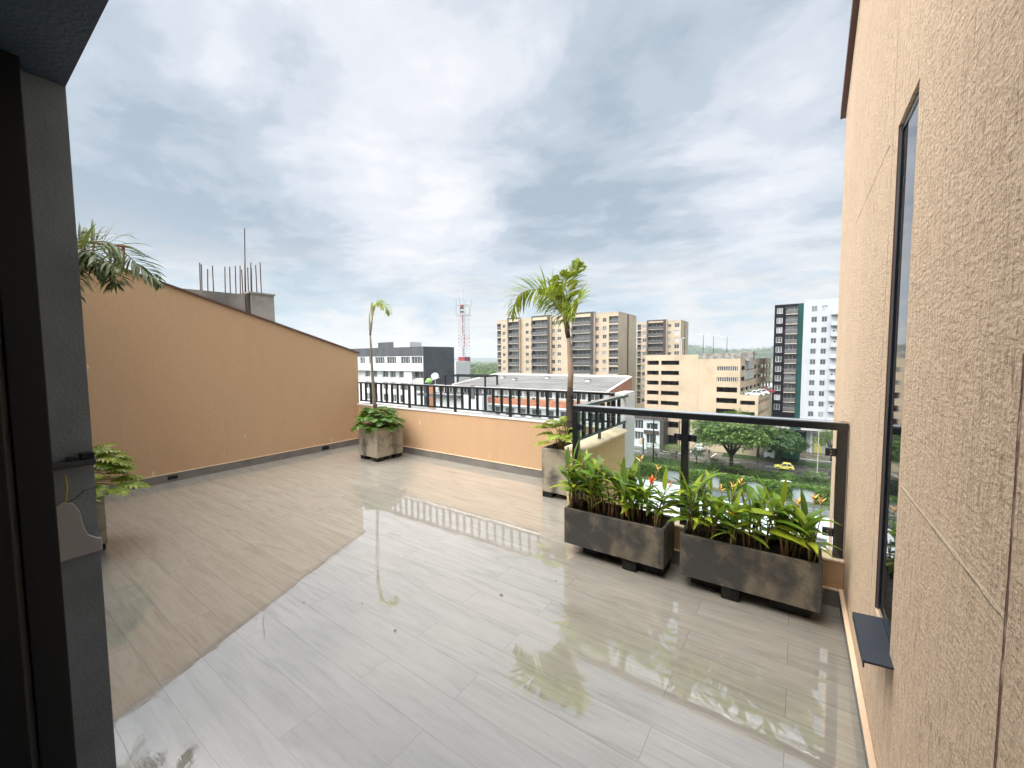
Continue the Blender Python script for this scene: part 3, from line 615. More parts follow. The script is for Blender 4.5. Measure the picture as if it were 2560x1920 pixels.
def blade(mb, base, d, L, wd, droop=.5, fold=.25, seg=7, twist=0):
    """one lance-shaped leaf: folded along its midrib and arching over"""
    d = Vector(d).normalized(); side = d.cross(Vector((0, 0, 1)))
    side = side.normalized() if side.length > 1e-3 else Vector((1, 0, 0))
    side = (Matrix.Rotation(twist, 3, d) @ side)
    p = Vector(base); vs = []; cur = d.copy()
    for i in range(seg+1):
        t = i/seg
        ww = wd*(math.sin(math.pi*min(1, .06+.94*t)**.75)**.9 if t < 1 else 0)
        nrm = side.cross(cur).normalized()
        vs += [p-side*ww+nrm*ww*fold, p, p+side*ww+nrm*ww*fold]
        cur = (cur+Vector((0, 0, -1))*droop/seg*(.3+1.4*t)).normalized()
        p = p+cur*(L/seg)
    fs = []
    for i in range(seg):
        a = 3*i; fs += [(a, a+1, a+4, a+3), (a+1, a+2, a+5, a+4)]
    mb.add(vs, fs)

def heliconia(x, y, z0, h, nleaf, lean, rnd, label, flower=None, yellow=False, big=1.0):
    t = thing('heliconia', label, 'plant', (x, y, z0), 'heliconias in the two trough planters')
    st = MB(); fl = MB()
    top = Vector((x+lean[0]*h, y+lean[1]*h, z0+h))
    mid = Vector((x+lean[0]*h*.3, y+lean[1]*h*.3, z0+h*.5))
    st.tube([(x, y, z0-.02), mid, top], [.0065, .0055, .003], 6)
    for q in range(rnd.randint(1, 3)):
        ox, oy = rnd.uniform(-.02, .02), rnd.uniform(-.02, .02)
        st.tube([(x+ox, y+oy, z0-.02), (x+ox*2, y+oy*2, z0+h*rnd.uniform(.3, .6))], [.005, .003], 5)
    az = rnd.uniform(0, 6.28)
    for i in range(nleaf):
        f = .38+.62*(i+rnd.random()*.4)/nleaf
        b = Vector((x, y, z0)).lerp(top, min(f, 1)) if f > .5 else Vector((x, y, z0)).lerp(mid, f*2)
        az += math.pi+rnd.uniform(-.6, .6) if i % 2 else rnd.uniform(-.8, .8)
        el = rnd.uniform(.15, 1.0) if f > .6 else rnd.uniform(-.05, .6)
        dv = Vector((math.cos(az)*math.cos(el), math.sin(az)*math.cos(el)*.75, math.sin(el)))
        L = rnd.uniform(.11, .19)*big
        blade(fl, b, dv, L, L*rnd.uniform(.105, .15), rnd.uniform(.3, 1.1), rnd.uniform(.15, .4), 7, rnd.uniform(-.4, .4))
    if rnd.random() < .35:
        blade(fl, top, (lean[0]+rnd.uniform(-.3, .3), rnd.uniform(-.2, .2), 1), .17*big, .018*big, .15, .5)
    st.build('stem', M['stemb'] if rnd.random() < .5 else M['stem'], t, True)
    fl.build('foliage', M['leaf_h'], t, True)
    if yellow:
        yb = MB(); blade(yb, Vector((x, y, z0)).lerp(top, .75), (rnd.choice((-1, 1))*.8, -.5, .1), .17, .018, .8)
        yb.build('yellow_leaf', M['leaf_y'], t, True)
    return t

def flower_spike(t, base, top, kind, rnd, size=.05):
    st = MB().tube([base, Vector(base).lerp(Vector(top), .6)+Vector((.008, 0, 0)), top], [.0035, .003, .0025], 5).build('flower_stalk', M['stem'], t, True)
    fb = MB(); az = rnd.uniform(0, 6)
    nb = 6 if kind == 'fl_o' else 5
    for i in range(nb):
        a = az+i*2.4; el = .45+.2*i/nb*3
        blade(fb, Vector(top)+Vector((0, 0, -.02+.007*i)), (math.cos(a)*math.cos(el), math.sin(a)*math.cos(el), math.sin(el)), size*(1-.06*i), size*.13, -.3, .8, 5)
    fb.build('flower', M[kind], t, True)

rn = random.Random(11)
ZS = .33
def on_rail(px, py, yy): return at(px, py, 1, yy)
LBL = ['leafy heliconia of green blades in the shorter trough planter', 'leafy heliconia of green blades in the trough planter by the peach wall']
hs = []
for (x0, x1, zone, hts) in ((-1.39, -.73, 0, ((-1.39, .30), (-1.34, .42), (-1.27, .38), (-1.18, .36), (-1.10, .34), (-1.0, .32), (-.90, .27), (-.80, .26))), (-.55, .10, 1, ((-.54, .36), (-.48, .30), (-.38, .24), (-.28, .25), (-.18, .30), (-.08, .34), (.02, .27), (.10, .24)))):
    for bx_, bh in hts:
        for rr in (0, 1, 2, 0):
            x = min(x1, max(x0, bx_+rn.uniform(-.05, .05))); y = (2.78, 2.86, 2.94)[rr]+rn.uniform(-.03, .03)
            h = bh*rn.uniform(.78, 1.08)
            hs.append(heliconia(x, y, ZS, h, rn.randint(7, 11), (rn.uniform(-.25, .25), rn.uniform(-.3, .12)), rn, LBL[zone], yellow=False, big=rn.uniform(.8, 1.12)))
# the flowering stems, each at its own place
def flowering(px, py, bx_, yy, kind, label, size):
    tp = on_rail(px, py, yy)
    t = heliconia(bx_, yy, ZS, max(.12, (tp.z-ZS)*.55), 3, (0, 0), rn, label, big=.8)
    flower_spike(t, (bx_, yy, ZS+.08), tp, kind, rn, size)
for a in ((1630, 1205, -.93, 2.90, 'fl_o', 'heliconia with the large open orange flower, in the shorter trough', .062),
          (1677, 1212, -.83, 2.88, 'fl_o', 'heliconia with a small tight orange bud in front of the railing post', .032),
          (1560, 1172, -1.10, 2.90, 'fl_y', 'heliconia with cream bracts beside the white pier', .05),
          (1602, 1148, -.99, 2.92, 'fl_y', 'tallest heliconia with an ochre bract on a long bare stalk', .055),
          (1645, 1172, -.90, 2.93, 'fl_y', 'heliconia with a forked straw coloured spike near the tallest stalk', .045),
          (1505, 1160, -1.20, 2.86, 'fl_y', 'heliconia with a pale bract against the pale yellow return wall', .04),
          (1722, 1243, -.56, 2.82, 'fl_y', 'heliconia with a low yellow bract at the left end of its trough', .042),
          (1802, 1222, -.38, 2.90, 'fl_y', 'heliconia with a golden bract near the second white panel of the hedge wall', .045),
          (1832, 1216, -.30, 2.92, 'fl_y', 'heliconia with a slim closed cream bract, middle of the trough by the peach wall', .045),
          (1852, 1208, -.25, 2.92, 'fl_y', 'heliconia with an open cream bract leaning right, middle of the trough by the peach wall', .045),
          (1958, 1262, -.05, 2.85, 'fl_y', 'heliconia with a small yellow bract above the dark sheet roof', .035),
          (1997, 1262, .02, 2.84, 'fl_y', 'heliconia with a ragged cream bract in front of the dark sheet roof', .055),
          (2036, 1248, .08, 2.90, 'fl_y', 'heliconia with a yellow bract beside the last white panel of the hedge wall', .05),
          (2054, 1254, .11, 2.90, 'fl_y', 'heliconia with a forked cream bract nearest the right railing post', .045)): flowering(*a)
for px, py, yy, bx_ in ((1565, 1258, 2.78, -1.03), (1818, 1278, 2.76, -.28)):
    q = on_rail(px, py, yy); t = hs[4 if px < 1700 else 22]
    yb = MB(); blade(yb, q, (.75 if px > 1700 else .1, -.2, -.25 if px > 1700 else -1), .10, .012, .4)
    yb.build('yellow_leaf', M['leaf_y'], t, True)

def lobed(mb, base, d, L, droop, rnd, lobes=6):
    """deeply lobed philodendron leaf: a midrib with finger lobes to both sides"""
    d = Vector(d).normalized(); side = d.cross(Vector((0, 0, 1))).normalized(); p = Vector(base); cur = d.copy(); seg = lobes
    b0 = len(mb.v); vs = []; fs = []
    pts = []
    for i in range(seg+1):
        pts.append((p.copy(), cur.copy())); cur = (cur+Vector((0, 0, -1))*droop/seg).normalized(); p = p+cur*(L/seg)
    for i in range(seg):
        (p0, c0), (p1, c1) = pts[i], pts[i+1]; t = (i+.5)/seg
        wl = L*(.50*math.sin(math.pi*(.18+.78*t))**.8)
        nrm = side.cross(c0).normalized()
        for sg in (-1, 1):
            tip = p0.lerp(p1, .5)+side*sg*wl+c0*wl*.35-Vector((0, 0, 1))*wl*.25+nrm*wl*.1
            m1 = p0+side*sg*wl*.55+nrm*wl*.10-c0*wl*.02; m2 = p1+side*sg*wl*.5+nrm*wl*.10+c0*wl*.05
            k = len(vs); vs += [p0, p1, m2, tip, m1]; fs.append((k, k+1, k+2, k+3, k+4) if sg > 0 else (k+4, k+3, k+2, k+1, k))
    # join into one island along the midrib
    k = len(vs); vs += [pts[-1][0], pts[-2][0]+side*L*.06, pts[-2][0]-side*L*.06]; fs.append((k, k+1, k+2))
    mb.add(vs, fs)

def philodendron(name, label, x, y, z, n, spread, hgt, m, L, rnd, stems):
    t = thing(name, label, 'plant', (x, y, z))
    st = MB(); fl = MB()
    for i in range(n):
        az = rnd.uniform(0, 6.283); el = rnd.uniform(-.05, 1.35); r = spread*rnd.uniform(.55, 1)
        tip = Vector((x+math.cos(az)*math.cos(el)*r, y+math.sin(az)*math.cos(el)*r*.9, z+.05+math.sin(max(el, .0))*hgt*rnd.uniform(.75, 1.05)))
        b = Vector((x+rnd.uniform(-.05, .05), y+rnd.uniform(-.05, .05), z-.01))
        md = b.lerp(tip, .5)+Vector((0, 0, .05))
        st.tube([b, md, tip], [.005, .004, .003], 5)
        dv = (tip-b).normalized()*.6+Vector((math.cos(az), math.sin(az), -.05))
        lobed(fl, tip, dv, L*rnd.uniform(.8, 1.15), rnd.uniform(.4, 1.2), rnd)
    st.build('stem', M['stem'], t, True); fl.build('foliage', m, t)
    return t
philodendron('philodendron', 'bushy dark green philodendron round the foot of the thin palm', -5.18, 3.86, .45, 120, .31, .26, M['leaf_p'], .15, rn, True)
philodendron('philodendron', 'sparse lime green philodendron with bare stems beside the tall palm', -2.07, 3.93, .50, 30, .25, .27, M['leaf_q'], .18, rn, True)
philodendron('philodendron', 'light green fern-like philodendron peeping out behind the dark house front', pc.x-.10, pc.y-.16, .47, 90, .33, .30, M['leaf_q'], .17, rn, True)

def frond(t, pts, L, n, m, rnd, droop=.6, wd=.011, name='frond', taper=.5, start=.12, fwd=.5, fish=False, roll=.8):
    """feather leaf: an arching rib with narrow leaflets to both sides"""
    pts = [Vector(p) for p in pts]; K = 40
    def cr_(u):
        u *= len(pts)-1; i = min(int(u), len(pts)-2); f = u-i
        p0, p1, p2, p3 = pts[max(i-1, 0)], pts[i], pts[i+1], pts[min(i+2, len(pts)-1)]
        return .5*((2*p1)+(p2-p0)*f+(2*p0-5*p1+4*p2-p3)*f*f+(3*p1-p0-3*p2+p3)*f**3)
    path = [cr_(i/K) for i in range(K+1)]
    fl = MB()
    for i in range(n):
        u = start+(1-start)*(i+rnd.random()*.5)/n; p = cr_(min(u, .999)); tg = (cr_(min(u+.01, 1))-cr_(max(u-.01, 0))).normalized()
        sd_ = tg.cross(Vector((0, 0, 1))); sd_ = sd_.normalized() if sd_.length > .05 else Vector((.6, -.8, 0))
        sd_ = Matrix.Rotation(roll+rnd.uniform(-.45, .45), 3, tg) @ sd_
        up = sd_.cross(tg)
        for sg in (-1, 1):
            l = L*(math.sin(math.pi*min(.97, .22+.75*u))**.6)*rnd.uniform(.75, 1.1)
            dv = sd_*sg+tg*rnd.uniform(.6, 1.4)*fwd+up*rnd.uniform(-.15, .45)
            wsc = wd*rnd.uniform(.7, 1.25)
            if fish:     # wedge shaped, ragged tip
                dv.normalize(); s2 = dv.cross(up).normalized(); e = p+dv*l+Vector((0, 0, -droop*l*.4))
                k = [p, p+dv*l*.5+s2*wsc*1.3, e+s2*wsc*2.0-dv*l*.1, e+dv*l*.08, e-s2*wsc*1.7-dv*l*.18, p+dv*l*.5-s2*wsc*1.3]
                fl.add(k, [(0, 1, 2, 3, 4, 5)])
            else: blade(fl, p, dv, l, wsc, droop*rnd.uniform(.5, 1.5), .25, 4)
    fo = fl.build(name, m, t)
    MB().tube(path, [.007*(1-.8*i/K) for i in range(K+1)], 5).build('rib', M['stem'], fo, True)

# tall palm
pp = thing('palm_tree', 'tall slender palm with dark lower trunk, in the planter by the return wall', 'palm tree', (-2.0, 3.98, .5))
q = lambda px, py, yy=3.98: at(px, py, 1, yy)
MB().tube([q(1429, 1125), q(1427, 1060), q(1426, 1020), q(1425, 985), q(1425.5, 968)], [.047, .044, .036, .034, .029], 12).build('trunk', M['trunk_p'], pp, True)
rg = MB()
for yy_ in (1090, 1052, 1021, 990): 
    c = q(1427, yy_); rg.tube([c-Vector((0, 0, .004)), c+Vector((0, 0, .004))], [.047 if yy_ > 1050 else .038]*2, 12)
rg.build('leaf_scar', M['trunk_p'], pp, True)
MB().tube([q(1425.5, 967.5), q(1427, 930), q(1425, 890), q(1422, 850), q(1420, 815)], [.030, .032, .027, .02, .014], 12).build('crown_shaft', M['shaft'], pp, True)
MB().tube([q(1421, 845), q(1418, 825), q(1419, 805)], [.024, .028, .018], 10).build('sheath', M['trunk_p'], pp, True)
r2 = random.Random(5)
frond(pp, [q(1421, 812), q(1412, 772), q(1385, 740, 3.95), q(1335, 724, 3.9), q(1296, 740, 3.85), q(1278, 790, 3.8)], .33, 58, M['leaf_f'], r2, 1.1, .0115, start=.10, fwd=.7)
frond(pp, [q(1421, 812), q(1424, 770), q(1429, 720, 4.0), q(1437, 680, 4.02), q(1446, 655, 4.04)], .25, 40, M['leaf_f'], r2, .5, .0125, start=.15)
frond(pp, [q(1421, 812), q(1408, 790), q(1396, 765, 4.15), q(1382, 752, 4.3)], .27, 36, M['leaf_f'], r2, .8, .012, start=.12)
frond(pp, [q(1421, 812), q(1405, 778), q(1380, 748, 3.85), q(1345, 735, 3.7)], .28, 34, M['leaf_f'], r2, .9, .0115, start=.15)
frond(pp, [q(1421, 812), q(1432, 780), q(1444, 755, 3.85), q(1450, 745, 3.7)], .27, 32, M['leaf_f'], r2, .8, .011, start=.12)
frond(pp, [q(1432, 700, 4.0), q(1440, 675, 4.0), q(1449, 655, 4.0)], .18, 22, M['leaf_f'], r2, .3, .0085, start=.1, fish=True)
frond(pp, [q(1424, 770), q(1412, 715, 3.9), q(1398, 688, 3.85)], .17, 20, M['leaf_f'], r2, .3, .0085, start=.2, fish=True)

# thin palm in the corner
sp = thing('palm_tree', 'thin young palm with one drooping frond, in the corner of the orange walls', 'palm tree', (-5.43, 3.95, .45))
q = lambda px, py, yy=3.95: at(px, py, 1, yy)
MB().tube([q(939, 1062), q(936, 1000), q(931, 940), q(928, 880), q(925.5, 838)], [.028, .026, .023, .018, .014], 10).build('trunk', M['shaft_d'], sp, True)
MB().tube([q(939, 1060), q(938.4, 1010)], [.0325, .029], 10).build('sheath', M['trunk_p'], sp, True)
MB().tube([q(925.5, 838.5), q(929, 810), q(932, 785), q(938, 768)], [.015, .012, .009, .005], 8).build('crown_shaft', M['shaft'], sp, True)
sb = MB()
blade(sb, q(926, 845), (-.05, .02, 1), .42, .016, .0, .3, 8); blade(sb, q(930, 800), (.0, .1, 1), .30, .03, .15, .4, 8); blade(sb, q(931, 790), (.12, -.1, 1), .22, .028, .3, .4, 8)
sb.build('spear_leaf', M['spear'], sp, True)
frond(sp, [q(932, 785), q(938, 764), q(950, 758), q(966, 768), q(975, 786)], .155, 24, M['leaf_f'], r2, .9, .013, start=.15, fwd=1.0)

# drooping palm behind the house front
lp = thing('palm_tree', 'palm with shaggy drooping fronds hiding most of itself behind the dark house front', 'palm tree', (pc.x-.25, pc.y-.25, .45))
cx, cy = pc.x-.25, pc.y-.25
MB().tube([(cx, cy, .44), (cx, cy, 1.2), (cx-.02, cy, 1.95)], [.045, .038, .03], 10).build('trunk', M['trunk_p'], lp, True)
cc = Vector((cx-.02, cy, 1.95))
tipa = at(398, 708, 0, pc.x-.1); tipb = at(262, 690, 0, pc.x-.2)
frond(lp, [cc, cc+Vector((.05, .12, .38)), cc.lerp(tipa, .55)+Vector((0, 0, .40)), tipa+Vector((0, -.12, .12)), tipa], .27, 64, M['leaf_d'], r2, 1.0, .0115)
frond(lp, [cc, cc+Vector((.02, .1, .3)), cc.lerp(tipa, .5)+Vector((-.1, .05, .22)), tipa+Vector((-.15, -.25, -.05))], .28, 56, M['leaf_d'], r2, 1.0, .0115)
frond(lp, [cc, cc+Vector((-.1, .1, .33)), cc.lerp(tipb, .6)+Vector((0, 0, .30)), tipb], .28, 60, M['leaf_d'], r2, 1.1, .0115)
frond(lp, [cc, cc+Vector((-.12, .08, .3)), cc.lerp(tipb, .5)+Vector((.05, 0, .15)), tipb+Vector((.1, -.2, -.25))], .28, 50, M['leaf_d'], r2, 1.1, .0115)
frond(lp, [cc, cc+Vector((.25, .0, .33)), cc+Vector((.55, .15, .35)), cc+Vector((.8, .3, .2))], .25, 30, M['leaf_d'], r2, .9, .012)
frond(lp, [cc, cc+Vector((-.15, -.1, .4)), cc+Vector((-.4, .25, .5)), cc+Vector((-.55, .5, .35))], .25, 30, M['leaf_d'], r2, .9, .012)

for i, (px, py) in enumerate(((1253, 1488), (988, 1576), (905, 1508), (1389, 1452), (760, 1506), (640, 1546))):
    c = at(px, py, 2, .003); a_ = i*1.3; L_ = (.016, .011, .009, .008, .009, .008)[i]
    lf = MB().add([c-Vector((math.cos(a_), math.sin(a_), 0))*L_, c+Vector((math.sin(a_)*.4, -math.cos(a_)*.4, .35))*L_, c+Vector((math.cos(a_), math.sin(a_), .1))*L_, c+Vector((-math.sin(a_)*.4, math.cos(a_)*.4, .25))*L_], [(0, 1, 2, 3)]).build('fallen_leaf', M['dark'], None)
    tag(lf, 'tiny dark fallen leaf lying on the wet plank tiles', 'leaf', 'fallen leaves on the wet floor')

# ------------------------------------------------------------------ roof-top next door
ch = thing('concrete_building', 'unfinished raw concrete roof top with rusty rebar sticking up behind the orange gable wall', 'building', (-8, 2.6, 1))
q = lambda px, py, X=-8.2: at(px, py, 0, X)
a, b2, c = q(405, 716), q(585, 735), q(683, 738)
MB().prism([Vector((-8.2, a.y-1.2, -2)), Vector((-8.2, q(612, 736).y, -2)), Vector((-8.2, q(612, 736).y, q(612, 736).z)), Vector((-8.2, a.y, a.z)), Vector((-8.2, a.y-1.2, a.z+.1))], (-.2, 0, 0)).build('wall', M['concrete'], ch)
MB().box(-8.5, -8.15, q(612, 700).y+.001, q(625, 700).y, -2, q(612, 735).z-.01).build('column', M['frame_d'], ch)
MB().box(-8.9, -8.12, q(625, 700, -8.12).y+.002, q(683, 700, -8.12).y, -2, q(650, 736, -8.12).z).build('lift_shaft', M['concrete'], ch)
MB().box(-8.95, -8.1, q(620, 700, -8.1).y, q(684, 700, -8.1).y+.02, q(650, 736, -8.12).z+.0005, q(650, 736, -8.12).z+.03).build('slab_edge', M['concrete'], ch)
rnr = random.Random(3)
for px, ty in ((499, 657), (503, 661), (519, 673), (531, 664), (562, 667), (574, 667), (588, 665), (600, 664), (604, 674), (611, 571), (612, 650), (619, 669), (627, 656), (628, 670), (639, 663), (650, 656)):
    dX = rnr.uniform(-.25, -.05)
    b = q(px+rnr.uniform(0, 4), 742, -8.2+dX); tpp = q(px, ty, -8.2+dX)
    MB().tube([b-Vector((0, 0, .15)), b.lerp(tpp, .5), tpp], .009, 5).build('rebar', M['rust'], ch)
pf = thing('pipe_frame', 'thin dark red pipe frame above the drooping palm fronds', 'frame', (-7.5, 1.0, 2))
q = lambda px, py: at(px, py, 0, -7.6)
MB().tube([q(150, 598), q(326, 618)], .014, 6).build('top_bar', M['redpipe'], pf)
for a, b2 in (((212, 604), (212, 700)), ((235, 608), (222, 700)), ((310, 616), (308, 700)), ((308, 617), (296, 640))):
    MB().tube([q(*a), q(*b2)], .012, 6).build('strut', M['redpipe'], pf)

# ------------------------------------------------------------------ the city
G = -22.0
WIN = {}
def window_mesh(wd, h, glass, frame, mull=1, sash=.07):
    key = (round(wd, 2), round(h, 2), glass, frame, mull)
    if key not in WIN:
        mb = MB(); a, b = wd/2, h/2
        mb.cur = 1; mb.quad((-a, .05, -b), (a, .05, -b), (a, .05, b), (-a, .05, b)); mb.cur = 0
        for (x0, x1, z0, z1) in [(-a, a, -b, -b+sash), (-a, a, b-sash, b), (-a, -a+sash, -b+sash, b-sash), (a-sash, a, -b+sash, b-sash)]+[(-a+wd*(i+1)/(mull+1)-sash/2, -a+wd*(i+1)/(mull+1)+sash/2, -b+sash, b-sash) for i in range(mull)]:
            mb.box(x0, x1, .0, .045, z0, z1)
        o = mb.build('window', [M[frame], M[glass]], None); WIN[key] = o.data
        bpy.data.objects.remove(o)
    return WIN[key]
CNT = {}
def put_window(root, O, u, n, hole, glass='pane', frame='alu', mull=1, depth=.14, name='window'):
    a0, a1, b0, b1 = hole; O, u, n = Vector(O), Vector(u), Vector(n)
    me = window_mesh(a1-a0, b1-b0, glass, frame, mull)
    CNT[root] = CNT.get(root, 0)+1
    o = bpy.data.objects.new(name, me); COL.objects.link(o); o.parent = root
    o.location = O+u*((a0+a1)/2)+Vector((0, 0, (b0+b1)/2))-n*depth-OFF[root]
    o.rotation_euler = (0, 0, math.atan2(u.y, u.x)); return o

def balcony(root, O, u, n, a0, a1, b0, h, depth, out=0.0, glass='paned', railm='railg', first=[None]):
    """recessed balcony: floor slab, see-through railing and a glazed back wall"""
    key = ('bal', round(a1-a0, 2), round(h, 2), depth, out, glass, railm)
    if key not in WIN:
        wd = a1-a0; mb = MB()
        mb.box(-wd/2, wd/2, -out-.05, depth-.02, -.02, .13)
        mb.cur = 1; mb.box(-wd/2+.05, wd/2-.05, -out-.04, -out, .14, 1.05)
        if out > .3: mb.box(-wd/2, -wd/2+.04, -out, 0, .14, 1.05).box(wd/2-.04, wd/2, -out, 0, .14, 1.05)
        mb.cur = 3; mb.box(-wd/2, wd/2, -out-.06, -out+.01, 1.05, 1.10)
        k = 4 if wd > 3.5 else 3
        mb.cur = 2; mb.quad((-wd/2, depth-.04, .13), (wd/2, depth-.04, .13), (wd/2, depth-.04, h), (-wd/2, depth-.04, h))
        mb.cur = 3
        for i in range(k+1):
            xx = -wd/2+wd*i/k; mb.box(max(-wd/2, xx-.04), min(wd/2, xx+.04), depth-.10, depth-.045, .13, h)
        o = mb.build('balcony', [M['slab'], M[railm], M[glass], M['alu']], None); WIN[key] = o.data
        bpy.data.objects.remove(o)
    O, u, n = Vector(O), Vector(u), Vector(n)
    o = bpy.data.objects.new('balcony', WIN[key]); COL.objects.link(o); o.parent = root
    o.location = O+u*((a0+a1)/2)+Vector((0, 0, b0))-OFF[root]; o.rotation_euler = (0, 0, math.atan2(u.y, u.x)); return o

# ---- tall tan apartment block ------------------------------------------------
CY = 126.0; FL = 2.69
def tan_block(label, X0, X1, Y0, Y1, ztop, rows, cols, stacks, plain_bal, side_groove):
    """cols: window columns (x0,x1); stacks: projecting dark framed balcony stacks (x0,x1,out); plain_bal: flush balcony stacks"""
    t = thing('apartment_building', label, 'building', ((X0+X1)/2, Y0, G))
    O = (X0, Y0, G); u = (1, 0, 0); n = (0, -1, 0); H = ztop-G
    holes = []; wins = []
    for (a, b, hh, fr_) in cols:
        for zr in rows: hl = (a-X0, b-X0, zr-hh/2-G, zr+hh/2-G); holes.append(hl); wins.append((hl, fr_))
    bh = []
    for (a, b) in plain_bal:
        for zr in rows: hl = (a-X0, b-X0, zr-1.32-G, zr+1.05-G); holes.append(hl); bh.append(hl)
    mb = facade(MB(), O, u, n, X1-X0, H, holes, 1.2 if False else .9)
    mb.quad((X1, Y0, G), (X1, Y1, G), (X1, Y1, ztop), (X1, Y0, ztop)); mb.quad((X0, Y0, G), (X0, Y0, ztop), (X0, Y1, ztop), (X0, Y1, G))
    mb.quad((X0, Y1, G), (X1, Y1, G), (X1, Y1, ztop), (X0, Y1, ztop)); mb.quad((X0, Y0, ztop-.6), (X1, Y0, ztop-.6), (X1, Y1, ztop-.6), (X0, Y1, ztop-.6))
    mb.build('wall', M['tan'], t)
    MB().box(X0-.05, X1+.05, Y0-.06, Y0+.3, ztop+.001, ztop+.12).box(X1-.3, X1+.06, Y0+.301, Y1, ztop+.001, ztop+.12).build('parapet_cap', M['slab'], t)
    for hl, fr_ in wins: put_window(t, O, u, n, hl, 'pane' if fr_ == 'alu' else 'panel_', fr_, 1, .12)
    for hl in bh: balcony(t, O, u, n, hl[0], hl[1], hl[2], hl[3]-hl[2], .9)
    for (a, b, out, fl_, frr, sidem) in stacks:
        yf = Y0-out; sh = []
        for zr in rows: sh.append((fl_, b-a-frr, zr-1.34-G, zr+1.12-G))
        zt_ = ztop+.55
        sb_ = facade(MB(), (a, yf, G), u, n, b-a, zt_-G, [(fl_, b-a-frr, 0.2, rows[0]+1.12-G), (fl_, b-a-frr, rows[0]+1.35-G, zt_-G-.45)], out-.03)
        sb_.quad((a, yf, G), (a, yf, zt_), (a, Y0, zt_), (a, Y0, G)); sb_.quad((a, yf, zt_), (b, yf, zt_), (b, Y0+2, zt_), (a, Y0+2, zt_))
        s_ = sb_.build('balcony_stack', M['frame_d'], t)
        MB().box(b+.001, b+.25, yf+.12, Y0-.002, G, ztop+.2).build('flank', M['tan'], s_)
        MB().box(a+fl_, b-frr, yf+.10, yf+.3, rows[0]+1.351, zt_-.451).build('lintel_panel', M['tan3'], s_)
        for hl in sh: balcony(t, (a, yf, G), u, n, hl[0], hl[1], hl[2], hl[3]-hl[2]-.02, out-.06, 0)
    for g0, g1 in side_groove: MB().box(X1+.001, X1+.02, g0, g1, G, ztop-.02).build('groove_shade', M['frame_d'], t)  # raised dark strip; the groove's shade is put into its colour
    return t
rowsC = [13.45-2.69*i for i in range(9)]
tc = tan_block('tall tan apartment block with three dark framed balcony stacks, behind the tall palm', -95.0, -46.91, CY, 143.5, 15.75, rowsC,
    [(-92.3, -91.1, 1.25, 'alu'), (-90.0, -89.35, 1.25, 'alu'), (-81.9, -80.6, 1.25, 'alu'), (-79.7, -78.95, 1.25, 'alu'), (-70.95, -69.7, 1.3, 'alu'), (-68.75, -67.4, 1.3, 'wfr'), (-63.7, -62.95, 1.3, 'alu'), (-54.65, -53.5, 1.3, 'alu'), (-52.15, -50.85, 1.3, 'alu')],
    [(-89.2, -84.2, 1.2, .5, .05, 'tan'), (-78.6, -71.15, 1.2, .32, 1.0, 'tan'), (-62.7, -54.8, 1.2, .35, 1.1, 'tan')],
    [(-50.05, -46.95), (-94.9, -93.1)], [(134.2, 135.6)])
# ---- second tan block behind the garage ---------------------------------------
DY = 165.0
dq = lambda px: at(px, 830, 1, DY).x
rowsD = [at(1655, 815, 1, DY).z-2.69*i for i in range(12)]
tdz = at(1655, 803, 1, DY).z
td = tan_block('smaller tan apartment block rising behind the parking garage', dq(1592), dq(1702), DY, 178, tdz, rowsD,
    [(dq(1606), dq(1616), 1.5, 'wfr'), (dq(1670), dq(1678), 1.1, 'alu'), (dq(1686), dq(1702)-.5, 1.7, 'wfr')],
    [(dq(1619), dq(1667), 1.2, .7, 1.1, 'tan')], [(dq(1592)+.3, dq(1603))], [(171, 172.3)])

# ---- parking garage -----------------------------------------------------------
EY = 110.0
te = thing('parking_garage', 'tan multi storey parking garage with rows of long dark openings', 'building', (-22, EY, G))
rE = [-.05-2.63*i for i in range(5)]
def garage_face(X0, X1, zt_, holes, m, y=EY, u=(1, 0, 0), n=(0, -1, 0), O=None, nm='wall'):
    O = O or (X0, y, G); L = X1-X0
    w_ = facade(MB(), O, u, n, L, zt_-G, [(a-X0, b-X0, c-G, d-G) for a, b, c, d in holes], .45).build(nm, m, te)
    uu, nn = Vector(u), Vector(n)
    for a, b, c, d in holes:
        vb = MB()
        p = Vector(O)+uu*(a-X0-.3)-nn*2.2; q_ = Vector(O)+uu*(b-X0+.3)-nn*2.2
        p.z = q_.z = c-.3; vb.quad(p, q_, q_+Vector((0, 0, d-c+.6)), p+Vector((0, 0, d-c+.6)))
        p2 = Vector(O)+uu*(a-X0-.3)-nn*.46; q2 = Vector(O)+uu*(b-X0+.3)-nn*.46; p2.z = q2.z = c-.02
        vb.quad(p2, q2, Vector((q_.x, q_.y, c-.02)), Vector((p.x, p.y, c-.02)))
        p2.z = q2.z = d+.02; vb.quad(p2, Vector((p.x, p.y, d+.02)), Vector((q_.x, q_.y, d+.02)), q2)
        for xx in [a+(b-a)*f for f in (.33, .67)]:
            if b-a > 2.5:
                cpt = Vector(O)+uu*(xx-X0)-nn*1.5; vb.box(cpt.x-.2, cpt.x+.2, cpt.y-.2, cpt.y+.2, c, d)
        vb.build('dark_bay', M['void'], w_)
    return w_
h1 = []
for z in rE: h1 += [(-32.95, -29.9, z-.6, z+.5), (-29.3, -24.83, z-.6, z+.5)]
h1 += [(-29.3, -24.7, -17.0, -15.35), (-29.3, -24.85, -21.6, -18.95)]
garage_face(-33.5, -20.33, 1.93, h1, M['tan2'])
h2 = [(-16.12, -11.66, -1.98-2.63*i, -.98-2.63*i+(.25 if i > 1 else 0)) for i in range(5)]+[(-16.12, -11.66, -15.3, -13.8), (-16.12, -11.66, -20, -17)]
garage_face(-20.33, -11.11, .82, h2, M['tan2'], y=EY+.05)
lv = MB()
